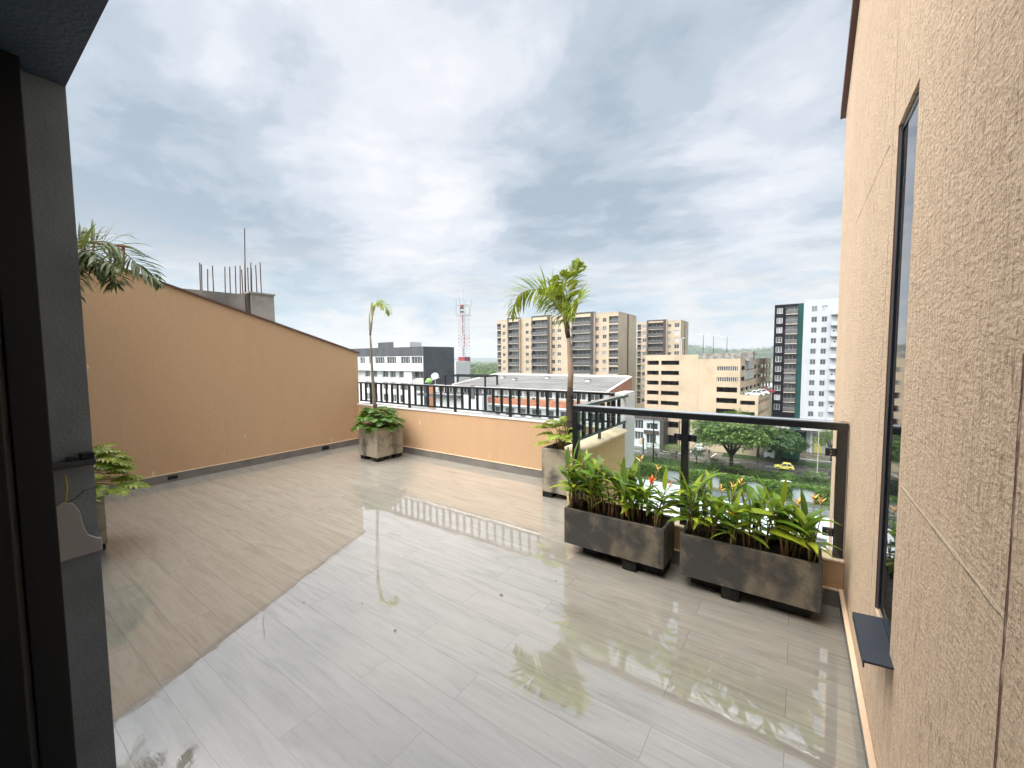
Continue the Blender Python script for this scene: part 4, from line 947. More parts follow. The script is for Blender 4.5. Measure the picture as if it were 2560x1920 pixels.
for i in (0, 1):
    for k in range(11): lv.box(-16.0+k*.4, -15.84+k*.4, EY+.12, EY+.2, -1.97-2.63*i, -.99-2.63*i)
lv.build('louvre', M['greyr'], te)
h3 = [(-10.95, -7.95, -10.05-2.63*i, -9.05-2.63*i) for i in range(2)]+[(-10.95, -7.95, -15.3, -13.9)]
garage_face(-11.108, -7.30, -7.75, h3, M['tan2'], y=EY+.1)
# the flank towards the right, slightly splayed
A0, A1 = Vector((-11.11, EY+.05, G)), Vector((-6.9, 150, G)); ua = (A1-A0).normalized(); na = Vector((ua.y, -ua.x, 0)); La = (A1-A0).length
hs_ = []
for i in range(3):
    for k in range(8): hs_.append((1.2+k*4.9, 5.3+k*4.9, -1.98-2.63*i-(1.2 if i == 2 else 0), -.92-2.63*i))
o_ = facade(MB(), A0, ua, na, La, .8-G, [(a, b, c-G, d-G) for a, b, c, d in hs_], .4)
o_.build('flank', M['tan2'], te)
pg = A0+ua*4.5
MB().prism([pg+na*.01+Vector((0, 0, 20.2)), pg+ua*11+na*.01+Vector((0, 0, 20.2)), pg+ua*11+na*.01+Vector((0, 0, 22.79)), pg+na*.01+Vector((0, 0, 22.79))], na*.02).build('grey_patch', M['greyr'], te)
MB().prism([pg+na*.01+Vector((0, 0, 17.6)), pg+ua*11+na*.01+Vector((0, 0, 17.6)), pg+ua*11+na*.01+Vector((0, 0, 19.9)), pg+na*.01+Vector((0, 0, 19.9))], na*.02).build('grey_patch', M['greyr'], te)
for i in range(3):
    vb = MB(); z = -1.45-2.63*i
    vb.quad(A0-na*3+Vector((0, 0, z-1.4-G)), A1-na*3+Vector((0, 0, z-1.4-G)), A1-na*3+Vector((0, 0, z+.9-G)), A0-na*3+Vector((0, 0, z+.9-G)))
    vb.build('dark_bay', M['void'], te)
# lower deck
B0, B1 = Vector((-7.295, EY+.1, G)), Vector((-5.6, 128, G)); ub = (B1-B0).normalized(); nb_ = Vector((ub.y, -ub.x, 0))
hb = [(1+k*3.6, 4+k*3.6, z-.5-G, z+.5-G) for z in (-9.55, -12.2, -14.6) for k in range(4)]
facade(MB(), B0, ub, nb_, (B1-B0).length, -7.75-G, hb, .4).build('flank', M['tan2'], te)
MB().poly([(-11.0, EY+.4, -8.2), (-7.35, EY+.4, -8.2), (-2.0, 170, -8.2), (-9.0, 170, -8.2)]).build('deck', M['greyr'], te)
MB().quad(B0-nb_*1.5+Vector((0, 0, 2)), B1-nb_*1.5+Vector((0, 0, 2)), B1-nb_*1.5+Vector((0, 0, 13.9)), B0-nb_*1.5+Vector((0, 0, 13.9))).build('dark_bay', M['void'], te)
rfm = MB().poly([(-33.5, EY+.46, 1.3), (-20.33, EY+.46, 1.3), (-20.33, 150, 1.3), (-33.5, 150, 1.3)]).poly([(-20.32, EY+.52, .3), (-11.13, EY+.52, .3), (-7, 150, .3), (-20.32, 150, .3)])
rfm.build('roof', M['greyr'], te)
MB().box(-20.3, -11.5, EY+4, EY+4.3, .31, 2.2).box(-12.3, -8.9, EY+4.31, EY+8, .31, 2.55).box(-20.3, -12.31, EY+4.31, EY+9, 1.9, 2.25).box(-9.4, -7.7, EY+6, EY+8.2, 1.7, 2.05).build('roof_structure', M['concrete'], te)
vr = MB(); vr.tube([(-24.8, 112, 1.3), (-24.8, 112, 6), (-24.5, 112, 6.2), (-24.0, 112, 6.2)], .16, 8); vr.build('vent_pipe', M['whp'], te)

# ---- black, green and white apartment tower -----------------------------------
FY = 127.0
tf = thing('apartment_building', 'apartment tower painted black, bottle green and white, next to the peach wall', 'building', (1, FY, G))
FZ = 14.6; rowsF = [13.1+.0-2.49*i for i in range(14)]
O = (-5.35, FY, G); u = (1, 0, 0); n = (0, -1, 0)
hl = []; bl = []
for z in rowsF:
    if z > -14: hl.append((.5, 1.78, z-.8-G, z+.68-G)); bl.append((2.47, 5.0, z-1.2-G, z+1.02-G))
mbk = facade(MB(), O, u, n, 5.05, FZ-G, hl+bl, .8); mbk.quad((-5.35, FY, G), (-5.35, FY, FZ), (-5.35, FY+15, FZ), (-5.35, FY+15, G)); mbk.quad((-5.35, FY, FZ-.3), (.8, FY, FZ-.3), (.8, FY+15, FZ-.3), (-5.35, FY+15, FZ-.3))
mbk.build('black_wall', M['blackp'], tf)
MB().quad((-.299, FY-.05, G), (.82, FY-.05, G), (.82, FY-.05, FZ+.02), (-.299, FY-.05, FZ+.02)).quad((-.299, FY-.05, G), (-.299, FY-.05, FZ+.02), (-.299, FY+.3, FZ+.02), (-.299, FY+.3, G)).build('green_wall', M['greenp'], tf)
for h in hl: put_window(tf, O, u, n, h, 'panel_', 'wfr', 1, .10)
for h in bl: balcony(tf, O, u, n, h[0], h[1], h[2], h[3]-h[2]-.02, .75, .9, 'panel_', 'railg')
O2 = (.821, FY-.3, G); hw = []
rowsW = [13.0-2.62*i+.0 for i in range(12)]
for z in rowsW:
    if z > -16: hw += [(1.6, 2.75, z-.7-G, z+.62-G), (3.65, 4.75, z-.7-G, z+.62-G)]
hw2 = [(6.75, 7.6, z-.75-G, z+.7-G) for z in rowsW]
mbw = facade(MB(), O2, u, n, 9.0, 15.25-G, hw+hw2, .3); mbw.quad((.821, FY-.3, G), (.821, FY-.3, 15.25), (.821, FY+15, 15.25), (.821, FY+15, G)); mbw.quad((.821, FY-.3, 15), (9.8, FY-.3, 15), (9.8, FY+15, 15), (.821, FY+15, 15))
mbw.build('white_wall', M['bluew'], tf)
for h in hw+hw2: put_window(tf, O2, u, n, h, 'paned' if random.random() < .6 else 'panel_', 'alu', 1, .10)
for z in rowsW:
    b_ = MB().box(6.3, 9.3, FY-1.5, FY-.302, z-1.72, z-.72).build('balcony', M['bluew'], tf)
    MB().box(6.32, 9.28, FY-1.48, FY-.302, z-1.85, z-1.722).build('slab', M['frame_d'], b_)
for zi, dx_ in ((2, 0), (3, .2), (6, -.1), (9, .1)):
    z = rowsW[zi]; ac = MB().box(6.45+dx_, 7.35+dx_, FY-1.42, FY-1.0, z-.718, z-.05).build('air_conditioner', M['greyr'], tf)
    MB().tube([(6.9+dx_, FY-1.4205, z-.38), (6.9+dx_, FY-1.44, z-.38)], .24, 12).build('fan_grille', M['charc'], ac)
# podium of the tower
tp = thing('shop_row', 'grey canopied shop front with teal glazing below the black and white tower', 'building', (1, 119, G))
box('canopy', M['greyr'], tp, -8.5, 12, 117.5, 121.5, -16.1, -14.9)
MB().box(-5.8, -3.5, 117.42, 117.499, -15.8, -15.3).build('sign_board', M['white'], tp); MB().box(-1.2, 1.0, 117.40, 117.499, -15.95, -14.95).build('sign_board', M['greenp'], tp)
box('wall', M['greyr'], tp, -8.4, 11.9, 121.0, 126.6, G, -16.101)
box('glazing', M['teal'], tp, -7.5, 2.2, 120.9, 120.998, G+.3, -16.6)
MB().box(2.9, 3.4, 120.4, 120.9, G, -16.11).build('pillar', M['white'], tp); MB().box(3.8, 5.2, 120.85, 120.998, G+.2, -18).build('poster', M['cary'], tp)
# ---- white shop front left of the garage --------------------------------------
sq = lambda px, py=1070: at(px, py, 1, 106)
ts = thing('shop_building', 'two storey white and charcoal shop front left of the parking garage', 'building', (-29, 106, G))
X0s, X1s = sq(1545).x, sq(1650).x; Oz = (X0s, 106, G)
zz = lambda y: sq(1600, y).z-G
xx_ = lambda p: sq(p).x-X0s
hsx = [(xx_(1585)+.2, xx_(1608), zz(1072), zz(1050)), (xx_(1616), xx_(1644), zz(1071), zz(1056)), (xx_(1585)+.2, xx_(1608), max(.2, zz(1099)), zz(1079)), (xx_(1616), xx_(1640), max(.2, zz(1106)), zz(1083))]
facade(MB(), Oz, u, n, X1s-X0s, zz(1046), hsx, .4).build('wall', M['white'], ts)
for h in hsx: put_window(ts, Oz, u, n, h, 'paned', 'wfr', 2, .3)
MB().box(X0s, X1s+.8, 105.6, 112, zz(1046)+G+.001, zz(1036)+G).box(X1s+.001, X1s+.9, 105.8, 112, G, zz(1046)+G).build('charcoal_surround', M['frame_d'], ts)
MB().box(X0s+xx_(1610), X1s-.2, 105.8, 105.99, zz(1083)+G+.02, zz(1073)+G-.02).build('fascia', M['frame_d'], ts)

# ---- white and charcoal block on the left -------------------------------------
AY = 64.0
ta = thing('apartment_building', 'white and charcoal apartment block of three visible floors behind the thin palm', 'building', (-85, AY, G))
O = (-108, AY, G); X0 = -108
ha = []; 
colsA = [(-99, -96), (-92.57, -90.47), (-88.9, -87.4), (-86.4, -82.7), (-81.9, -78.4), (-76.85, -73.55), (-73.1, -69.45)]
for a, b in colsA: ha.append((a-X0, b-X0, .34-G, 2.0-G))
facade(MB(), (X0, AY, 0.001-1.25), u, n, -69.2-X0, 2.1+1.25, [(a, b, c+G+1.25, d+G+1.25) for a, b, c, d in ha], .3).box(X0, -69.2, AY+.001, AY+2.4, -1.35, -1.25).build('upper_wall', M['white'], ta)
for h in ha: put_window(ta, O, u, n, h, 'paned', 'wfr', 3 if h[1]-h[0] > 3 else 1, .2)
MB().box(X0, -69.2, AY-.001, AY+10, 2.101, 4.25).box(-69.199, -69.0, AY, AY+10, -9, 4.25).build('charcoal_wall', M['charc'], ta)
hb = []
O3 = (X0, AY+1.2, G)
for zc in (-2.1, -5.1, -8.1):
    for a, b in ((-99, -96), (-92.3, -90.4), (-88.9, -87.4), (-85.2, -83.1), (-82.2, -80.2), (-78.9, -76.0), (-73.6, -70)):
        hb.append((a-X0, b-X0, zc-.95-G, zc+.92-G))
facade(MB(), O3, u, n, -69.2-X0, -1.36-G, hb, .3).build('lower_wall', M['white'], ta)
for h in hb: put_window(ta, O3, u, n, h, 'paned', 'wfr', 1, .2)
MB().box(-76.4, -69.4, AY+.3, AY+1.199, -9, -6.2).box(-76.3, -73.5, AY+.4, AY+1.199, -4.2, -1.4).build('bay', M['white'], ta)
MB().box(-73.6, -69.6, AY+.55, AY+1.19, -4.3, -3.2).box(-73.6, -69.6, AY+.55, AY+1.19, -7.3, -6.2).build('balcony', M['greyr'], ta)
MB().box(-92.8, -80.4, 70, 73.9, 4.0, 5.75).build('roof_room', M['white'], ta); MB().box(-92.9, -86.6, 69.9, 69.999, 4.0, 5.9).build('roof_room_wall', M['charc'], ta)
MB().box(X0, -69.1, AY+.01, AY+10, 4.0, 4.05).build('roof', M['greyr'], ta)
tw = thing('house', 'small plain white house beyond the charcoal gable, left of the lattice mast', 'building', (-76, 86, G))
wx = lambda p: at(p, 925, 1, 86).x
box('wall', M['white'], tw, wx(1100), wx(1140), 86, 92, G, at(1130, 903, 1, 86).z)
MB().box(wx(1121), wx(1128), 85.9, 85.999, at(1120, 925, 1, 86).z, at(1120, 916, 1, 86).z).build('window', M['paned'], tw)

# ---- brick building with the big sheet roof ------------------------------------
BY = 50.0
tb = thing('brick_building', 'long brick and white building under a big grey sheet roof, behind the railing', 'building', (-35, BY, G))
X0, X1 = -51.5, -19.8; O = (X0, BY, G)
hb = []; k = 0
x = X0+.9
while x < X1-2.2:
    hb.append((x-X0, x-X0+2.05, -4.25-G, -3.1-G)); x += 2.55
facade(MB(), (X0, BY, -4.3), u, n, X1-X0, 1.35, [(a, b, c+G+4.3, d+G+4.3) for a, b, c, d in hb], .3).build('upper_wall', M['white'], tb)
for h in hb: put_window(tb, O, u, n, h, 'pane', 'wfr', 2, .2)
MB().box(X0, X1, BY-1.25, BY-1.1, -5.35, -4.42).build('brick_band', M['orangeb'], tb)
MB().box(X0, X1, BY-1.25, BY-.001, -5.55, -5.351).build('slab', M['white'], tb)
hd = []; x = X0+1.1; k = 0
while x < X1-2:
    hd.append((x-X0, x-X0+(1.0 if k % 2 else 1.7), (-8.1 if k % 2 else -7.2)-G, -5.95-G)); x += 2.0 if k % 2 else 2.7; k += 1
facade(MB(), O, u, n, X1-X0, -5.56-G, hd, .3).build('lower_wall', M['white'], tb)
for h in hd: put_window(tb, O, u, n, h, 'paned', 'alu', 0 if h[1]-h[0] < 1.2 else 1, .2)
MB().box(X0, X1, BY-1.25, BY-.001, -8.35, -8.12).build('slab', M['white'], tb)
gl = MB()
for zz_ in (-7.2, -7.5): gl.tube([(X0, BY-1.2, zz_), (X1, BY-1.2, zz_)], .03, 5)
gl.build('gallery_rail', M['blacks'], tb)
MB().box(X0-.1, X0+1.6, BY-1.27, BY-1.251, -8.3, -3.0).build('brick_pier', M['orangeb'], tb)
RX0 = -46.5; rz0, rz1, ry1 = -2.92, -1.42, 58.2
mb = MB(); mb.prism([(RX0, BY-.5, rz0), (RX0+.8, ry1, rz1), (RX0+.8, ry1, rz1-.12), (RX0, BY-.5, rz0-.12)], (0, 0, 0))
MB().add([(RX0, BY-.45, rz0), (X1-.05, BY-.45, rz0), (X1-.25, ry1, rz1), (RX0+2.2, ry1, rz1), (RX0, BY-.45, rz0-.1), (X1-.05, BY-.45, rz0-.1), (X1-.25, ry1, rz1-.1), (RX0+2.2, ry1, rz1-.1)], [(0, 1, 2, 3), (4, 7, 6, 5), (0, 4, 5, 1), (1, 5, 6, 2), (2, 6, 7, 3), (3, 7, 4, 0)]).build('roof', M['roofg'], tb)
MB().box(RX0, X1, BY-.75, BY-.46, rz0-.22, rz0-.02).build('gutter', M['capw'], tb)
MB().box(RX0+2.2, X1-.2, ry1+.001, ry1+.25, rz1-.6, rz1+.22).prism([(RX0-.3, BY-.5, rz0-.3), (RX0-.3, BY-.5, rz0+.2), (RX0+2.15, ry1, rz1+.22), (RX0+2.15, ry1, rz1-.3)], (.28, 0, 0)).build('parapet', M['capw'], tb)
MB().prism([(X1+.0, BY, G), (X1+.0, ry1, G), (X1+.0, ry1, rz1-.05), (X1+.0, BY, rz0-.05)], (.2, 0, 0)).build('gable_wall', M['orangeb'], tb)
MB().prism([(X1-.1, BY-.5, rz0+.001), (X1-.1, ry1, rz1+.001), (X1-.1, ry1, rz1+.12), (X1-.1, BY-.5, rz0+.12)], (.33, 0, 0)).build('verge', M['capw'], tb)
for xx, f in ((-37.5, .55), (-40.8, .7), (-32.2, .72), (-24.8, .6)):
    zz_ = rz0+(rz1-rz0)*f; yy = BY-.5+(ry1-BY+.5)*f
    v = MB().box(xx-.3, xx+.3, yy-.3, yy+.3, zz_, zz_+.28).build('roof_vent', M['capw'], tb)
    MB().box(xx-.38, xx+.38, yy-.36, yy+.36, zz_+.281, zz_+.33).build('vent_hood', M['charc'], v)
# roof terrace with pergola, dish and tank
pt = thing('pergola', 'black steel pergola on the flat roof in front of the lattice mast', 'pergola', (-50, 50, -4))
p = lambda px, py, Y=48.0: at(px, py, 1, Y)
a, b = p(1112, 940), p(1214, 940)
for yy in (48, 51):
    MB().box(a.x, b.x, yy-.12, yy+.12, a.z-.05, a.z+.2).build('beam', M['blacks'], pt)
for xx in (a.x+.1, b.x-.1):
    MB().box(xx-.1, xx+.1, 48.121, 50.879, a.z-.03, a.z+.18).build('rafter', M['blacks'], pt)
    for yy in (48, 51): MB().box(xx-.1, xx+.1, yy-.1, yy+.1, -6, a.z-.051).build('post', M['blacks'], pt)
fr2 = thing('flat_roof_house', 'low flat roofed house with white parapets under the pergola', 'building', (-52, 49, -6))
box('wall', M['white'], fr2, p(1098, 950).x, p(1212, 950).x, 47.2, 56, G, -4.15); box('roof', M['charc'], fr2, p(1098, 950).x+.2, p(1212, 950).x-.2, 47.4, 55.8, -4.149, -4.05)
MB().box(p(1062, 955).x, p(1165, 955).x, 46.2, 47.19, -4.6, -4.2).build('canopy', M['charc'], fr2)
cp = p(1181, 955, 47.1); MB().box(cp.x-.35, cp.x+.35, 47.0, 47.19, -4.6, -2.6).build('chimney', M['charc'], fr2)
ds = thing('satellite_dish', 'white satellite dish on the flat roof beside the bright green ball tank', 'satellite dish', (-54, 47, -4))
dc = p(1087, 940, 46.8); mb = MB(); nrm = Vector((.5, -.75, .45)).normalized(); s1 = nrm.cross(Vector((0, 0, 1))).normalized(); s2 = s1.cross(nrm)
vs = [dc-nrm*.12]; fs = []
for r_, dpt in ((.3, -.08), (.62, .0)):
    for i in range(20): vs.append(dc+nrm*dpt+(s1*math.cos(i*math.pi/10)+s2*math.sin(i*math.pi/10))*r_)
for i in range(20): j = (i+1) % 20; fs += [(0, 1+i, 1+j), (1+i, 21+i, 21+j, 1+j)]
MB().add(vs, fs).build('reflector', M['whp'], ds, True); MB().tube([dc-nrm*.12, dc-nrm*.12+Vector((0, .1, -1.3))], .05, 6).build('mast', M['bark_g'], ds)
gb = thing('tank', 'bright green ball tank with a slanting white pipe on the flat roof', 'tank', (-54, 47, -5))
gc = p(1073, 952, 46.5); vs = []; fs = []
for i in range(9):
    th = math.pi*i/8
    for j in range(16): vs.append(gc+Vector((math.sin(th)*math.cos(j*math.pi/8)*.5, math.sin(th)*math.sin(j*math.pi/8)*.5, math.cos(th)*.45)))
for i in range(7):
    for j in range(16): fs.append((i*16+j, (i+1)*16+j, (i+1)*16+(j+1) % 16, i*16+(j+1) % 16))
MB().add(vs, fs).build('ball', M['greenb'], gb, True); MB().tube([p(1064, 955, 46.3), p(1080, 950, 46.3), p(1099, 944, 46.3)], [.13, .08, .06], 7).build('pipe', M['whp'], gb)

# ---- lattice mast ---------------------------------------------------------------
tm = thing('lattice_mast', 'red and white lattice telecom mast carrying panel antennas', 'mast', (-133, 150, G))
mx, my = -133.2, 150; zb, zt2 = -14, 29.0
hwid = lambda z: 1.75+(29-z)*.010
legs = [(1, 1), (-1, 1), (-1, -1), (1, -1)]
for i in range(7):
    z0_, z1_ = zb+(zt2-zb)*i/8, zb+(zt2-zb)*(i+1)/8; m_ = M['redp'] if i in (4, 7) else M['whp']
    sec = MB()
    for sx, sy in legs: sec.tube([(mx+sx*hwid(z0_), my+sy*hwid(z0_), z0_), (mx+sx*hwid(z1_), my+sy*hwid(z1_), z1_)], .055, 4)
    nb = 3
    for k in range(nb):
        za, zc_ = z0_+(z1_-z0_)*k/nb, z0_+(z1_-z0_)*(k+1)/nb
        for q_ in range(4):
            (ax, ay), (bx2, by2) = legs[q_], legs[(q_+1) % 4]
            sec.tube([(mx+ax*hwid(za), my+ay*hwid(za), za), (mx+bx2*hwid(zc_), my+by2*hwid(zc_), zc_)], .035, 4)
            sec.tube([(mx+bx2*hwid(za), my+by2*hwid(za), za), (mx+ax*hwid(zc_), my+ay*hwid(zc_), zc_)], .035, 4)
            sec.tube([(mx+ax*hwid(za), my+ay*hwid(za), za), (mx+bx2*hwid(za), my+by2*hwid(za), za)], .03, 4)
    sec.tube([(mx+.3, my, z0_), (mx+.3, my, z1_)], 0.15, 6)
    sec.build('section', m_, tm)
    if i in (2, 3, 5, 6): MB().tube([(mx-.3, my-.5, z0_+.4), (mx-.3, my-.5, z1_-.6)], 0.22, 6).build('feeder_cable', M['redp'], tm)
MB().tube([(mx, my, 28), (mx, my, 36)], .07, 5).build('spire', M['whp'], tm)
ring = MB()
for z in (22.2, 27.0):
    pr = [(mx+3.6*math.cos(i*math.pi/6), my+3.6*math.sin(i*math.pi/6), z) for i in range(13)]
    ring.tube(pr, .10, 4)
    for i in range(0, 12, 3): ring.tube([(mx, my, z), pr[i]], .08, 4)
ring.build('platform_ring', M['whp'], tm)
an0 = MB().box(-.17, .17, -.12, .12, -1.9, 1.9).build('antenna', M['whp'], None); an0.parent = tm
for i in range(9):
    a_ = i*2*math.pi/9; loc = Vector((mx+3.8*math.cos(a_), my+3.8*math.sin(a_), 28.4 if i % 2 else 24.2))-OFF[tm]
    if i == 0: an0.location = loc
    else: copy_part(an0, tm, loc, a_)
for z in (23.4, 25.2, 26.2): MB().box(mx-.9, mx+.9, my-1.5, my-.9, z, z+.9).build('equipment_box', M['redp'] if z > 25.5 else M['charc'], tm)
MB().box(mx-1.9, mx+1.9, my-2.2, my+2.2, -.8, 2.2).build('equipment_cage', M['redp'], tm)

# ------------------------------------------------------------------ street level
ground = MB()
NR = 40
vs = [(0, 0, G-.1)]; 
rs = [60, 140, 300, 600, 1200, 2500, 5000, 9000]
for r_ in rs:
    for i in range(NR): vs.append((r_*math.cos(i*2*math.pi/NR), r_*math.sin(i*2*math.pi/NR), G-.1))
fs = [(0, 1+i, 1+(i+1) % NR) for i in range(NR)]
for k in range(len(rs)-1):
    for i in range(NR): j = (i+1) % NR; fs.append((1+k*NR+i, 1+(k+1)*NR+i, 1+(k+1)*NR+j, 1+k*NR+j))
tag(MB().add(vs, fs).build('ground', M['land']), kind='structure')
def sheet(name, m, x0, x1, y0, y1, z): return tag(MB().quad((x0, y0, z), (x1, y0, z), (x1, y1, z), (x0, y1, z)).build(name, m), kind='structure')
sheet('pavement', M['apron'], -60, 40, 79, 125, G-.02)
def slabs(name, m, x0, x1, y0, y1, z0, z1): return tag(box(name, m, None, x0, x1, y0, y1, z0, z1), kind='structure')
sheet('road', M['asphalt'], -60, 40, 96.5, 105.5, G+.0)
sheet('road', M['asphalt'], -60, 40, 82.5, 89.2, G+.0)
slabs('median', M['grass'], -60, 40, 89.4, 96.3, G-.01, G+.18)
slabs('kerb', M['kerb'], -60, 40, 96.301, 96.5, G-.01, G+.14); slabs('kerb', M['kerb'], -60, 40, 89.2, 89.399, G-.01, G+.14)
slabs('kerb', M['kerb'], -16, 40, 112.4, 112.7, G-.01, G+.14); slabs('footpath', M['apron'], -16, 40, 112.701, 121, G-.01, G+.13)
slabs('verge', M['grass'], -14, 40, 105.9, 109.4, G-.01, G+.16)
sheet('road', M['asphalt'], -16, 40, 109.6, 112.3, G+.004)
mk = MB()
for i in range(10): mk.quad((-50+i*7.5, 101.2, G+.006), (-47+i*7.5, 101.2, G+.006), (-47+i*7.5, 101.36, G+.006), (-50+i*7.5, 101.36, G+.006))
tag(mk.build('road_marking', M['mark']), kind='structure')
mk = MB()
for a, b in (((-27, 104), (-21.5, 103.5)), ((-21.5, 103.5), (-21, 108)), ((-16, 104), (-15.5, 108.5))):
    a, b = Vector((*a, G+.01)), Vector((*b, G+.01)); s_ = (b-a).normalized().cross(Vector((0, 0, 1)))*.12
    mk.quad(a-s_, b-s_, b+s_, a+s_)
tag(mk.build('parking_marking', M['mark']), kind='structure')

# hedge wall
HY = 80.0
hw_ = thing('garden_wall', 'long white garden wall of panels, mostly overgrown by a clipped green hedge', 'wall', (-8, HY, G))
box('wall', M['bluew'], hw_, -30, 30, HY, HY+.25, G-.1, G+2.3)
hx = lambda px, py=1205: at(px, py, 1, HY).x
def leaf_cloud(boxes, size, rnd, m, name, parent, per=1.0):
    mb = MB()
    for (x0, x1, y0, y1, z0, z1, nl) in boxes:
        for i in range(int(nl*per)):
            # on the surface of a lumpy box
            f = rnd.random(); px_, py_, pz_ = rnd.uniform(x0, x1), rnd.uniform(y0, y1), rnd.uniform(z0, z1)
            if f < .6: py_ = y0+rnd.uniform(-.12, .1)
            elif f < .95: pz_ = z1+rnd.uniform(-.1, .15)
            a = Vector((rnd.uniform(-1, 1), rnd.uniform(-1, .2), rnd.uniform(-.3, 1))).normalized(); b = a.cross(Vector((rnd.uniform(-1, 1), rnd.uniform(-1, 1), rnd.uniform(-1, 1)))).normalized(); c = a.cross(b)
            s = size*rnd.uniform(.6, 1.3); p = Vector((px_, py_, pz_))
            mb.quad(p-b*s-c*s*.6, p+b*s-c*s*.6, p+b*s+c*s*.6, p-b*s+c*s*.6)
    return mb.build(name, m, parent)
gaps = [(1667, 1700), (1760, 1800), (1868, 1910), (1983, 2038)]
segs = []; prev = -30
for a, b in gaps:
    segs.append((prev, hx(a))); prev = hx(b)
segs.append((prev, 30)); rh = random.Random(9)
bxs = [(a, b, HY-.55, HY-.05, G, G+2.25, int(260*(b-a))) for a, b in segs if b > -30]
bxs.append((-30, 30, HY-.25, HY+.55, G+1.95, G+2.55, 5200))
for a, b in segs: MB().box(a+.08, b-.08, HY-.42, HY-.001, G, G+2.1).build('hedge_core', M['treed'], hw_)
leaf_cloud(bxs, .14, rh, M['hedge'], 'hedge', hw_)

# low roofs between the terrace and the hedge wall
sr_ = thing('shed', 'low shed with light grey sheet roof below the terrace', 'building', (-24, 60, G))
yA, zA = 70.0, -19.7
MB().prism([(-38, 46, -17.6), (-38, yA, zA), (-38, yA, zA-.15), (-38, 46, -17.75)], (25.5, 0, 0)).build('roof', M['roofl'], sr_)
box('wall', M['greyr'], sr_, -37.8, -12.7, 46.2, 69.8, G, -19.9)
sr2 = thing('shed', 'shed with dark corrugated roof next to the hedge wall', 'building', (0, 66, G))
MB().prism([(-12.3, 50, -18.9), (-12.3, yA, -19.8), (-12.3, yA, -19.95), (-12.3, 50, -19.05)], (40, 0, 0)).build('roof', M['roofd'], sr2)
MB().box(-12.3, 27.7, 70.001, 70.2, -20.0, -19.7).box(-12.4, -12.301, 50, 70, -20.5, -18.8).build('gutter', M['charc'], sr2)
box('wall', M['greyr'], sr2, -12.1, 27.5, 50.2, 69.8, G, -20.0)
wr = thing('white_roof_building', 'flat white roofed building directly below the glass railing', 'building', (-4, 30, G))
box('roof', M['roofw'], wr, -24, 14, 12, 47, -14.6, -14.0)
box('wall', M['greyr'], wr, -23.8, 13.8, 12.2, 46.8, G, -14.601)
MB().box(-24, 14, 46.7, 47.0, -13.999, -13.6).build('parapet', M['white'], wr)
for xx, yy in ((-9, 30), (-5.5, 38), (-1.5, 34), (1.8, 41), (3.5, 27), (-13, 36)):
    u_ = MB().box(xx-.6, xx+.6, yy-.5, yy+.5, -13.999, -13.1).build('roof_unit', M['greyr'], wr, bevel=.04)
    MB().box(xx-.5, xx+.5, yy-.52, yy-.501, -13.9, -13.25).build('unit_grille', M['charc'], u_)

# ---- trees -------------------------------------------------------------------------
def crown(mb, c, rx, ry, rz, n, per, size, rnd, flat=.55):
    """leaf clumps scattered through an uneven crown volume"""
    c = Vector(c)
    for i in range(n):
        th = rnd.uniform(0, 6.283); ph = math.acos(rnd.uniform(-.35, 1)); r = rnd.uniform(.45, 1.0)**.6*(1+.22*mnoise.noise((math.cos(th)*1.7+c.x, math.sin(th)*1.7, ph*1.5)))
        d = Vector((math.cos(th)*math.sin(ph)*rx, math.sin(th)*math.sin(ph)*ry, math.cos(ph)*rz))*r
        p0 = c+d; cs = rnd.uniform(.55, 1.25)
        for k in range(per):
            o = Vector((rnd.gauss(0, .55), rnd.gauss(0, .55), rnd.gauss(0, .28)))*cs*size*4
            nn = (Vector((0, 0, 1))+d.normalized()*.6+Vector((rnd.uniform(-.7, .7), rnd.uniform(-.7, .7), rnd.uniform(-.3, .5)))).normalized()
            b = nn.cross(Vector((rnd.uniform(-1, 1), rnd.uniform(-1, 1), .1))).normalized(); q_ = nn.cross(b); s = size*rnd.uniform(.6, 1.4); p1 = p0+o
            mb.add([p1-b*s, p1-q_*s*.45, p1+b*s, p1+q_*s*.45], [(0, 1, 2, 3)])
def tree(label, x, y, h, rx, rz, n, per, size, m, rnd, group=None, trunk=.28, ry=None, z=G, fork=.35):
    t = thing('tree', label, 'tree', (x, y, z), group)
    tk = MB(); top = z+h-rz*.9
    tk.tube([(x, y, z-.1), (x+.1, y, z+(top-z)*fork), (x+.05, y, z+(top-z)*.75)], [trunk, trunk*.8, trunk*.5], 8)
    for i in range(6):
        a = i*1.05+rnd.uniform(-.3, .3)
        tk.tube([(x+.1, y, z+(top-z)*fork), (x+math.cos(a)*rx*.3, y+math.sin(a)*rx*.3, z+(top-z)*.8), (x+math.cos(a)*rx*.65, y+math.sin(a)*rx*.65, top+rz*.2)], [trunk*.55, trunk*.4, trunk*.12], 6)
    tk.build('trunk', M['bark'], t, True)
    mb = MB(); crown(mb, (x, y, z+h-rz), rx, ry or rx, rz, n, per, size, rnd); mb.build('crown', m, t)
    return t
rt_ = random.Random(21)
bt = at(1826, 1187, 2, G)
tree('large spreading street tree with an umbrella crown, in front of the parking garage', bt.x, bt.y, 12.3, 7.0, 4.1, 520, 42, .30, M['tree'], rt_, None, .38, fork=.42)
tq = at(1945, 1140, 2, G)
tree('dark green tree overhanging the green truck', tq.x+.4, 105.8, 7.6, 4.4, 3.1, 260, 34, .28, M['treed'], rt_, None, .3)
tree('dark tree close behind the umbrella tree, before the canopied shops', -7.0, 108.5, 9.2, 3.6, 2.6, 120, 26, .26, M['treed'], rt_, None, .28)
tree('slim light green tree on the footpath next to the peach wall', 6.6, 113, 8.3, 2.6, 3.4, 80, 24, .2, M['tree'], rt_, None, .2)
SG = 'small shrubs on the median'
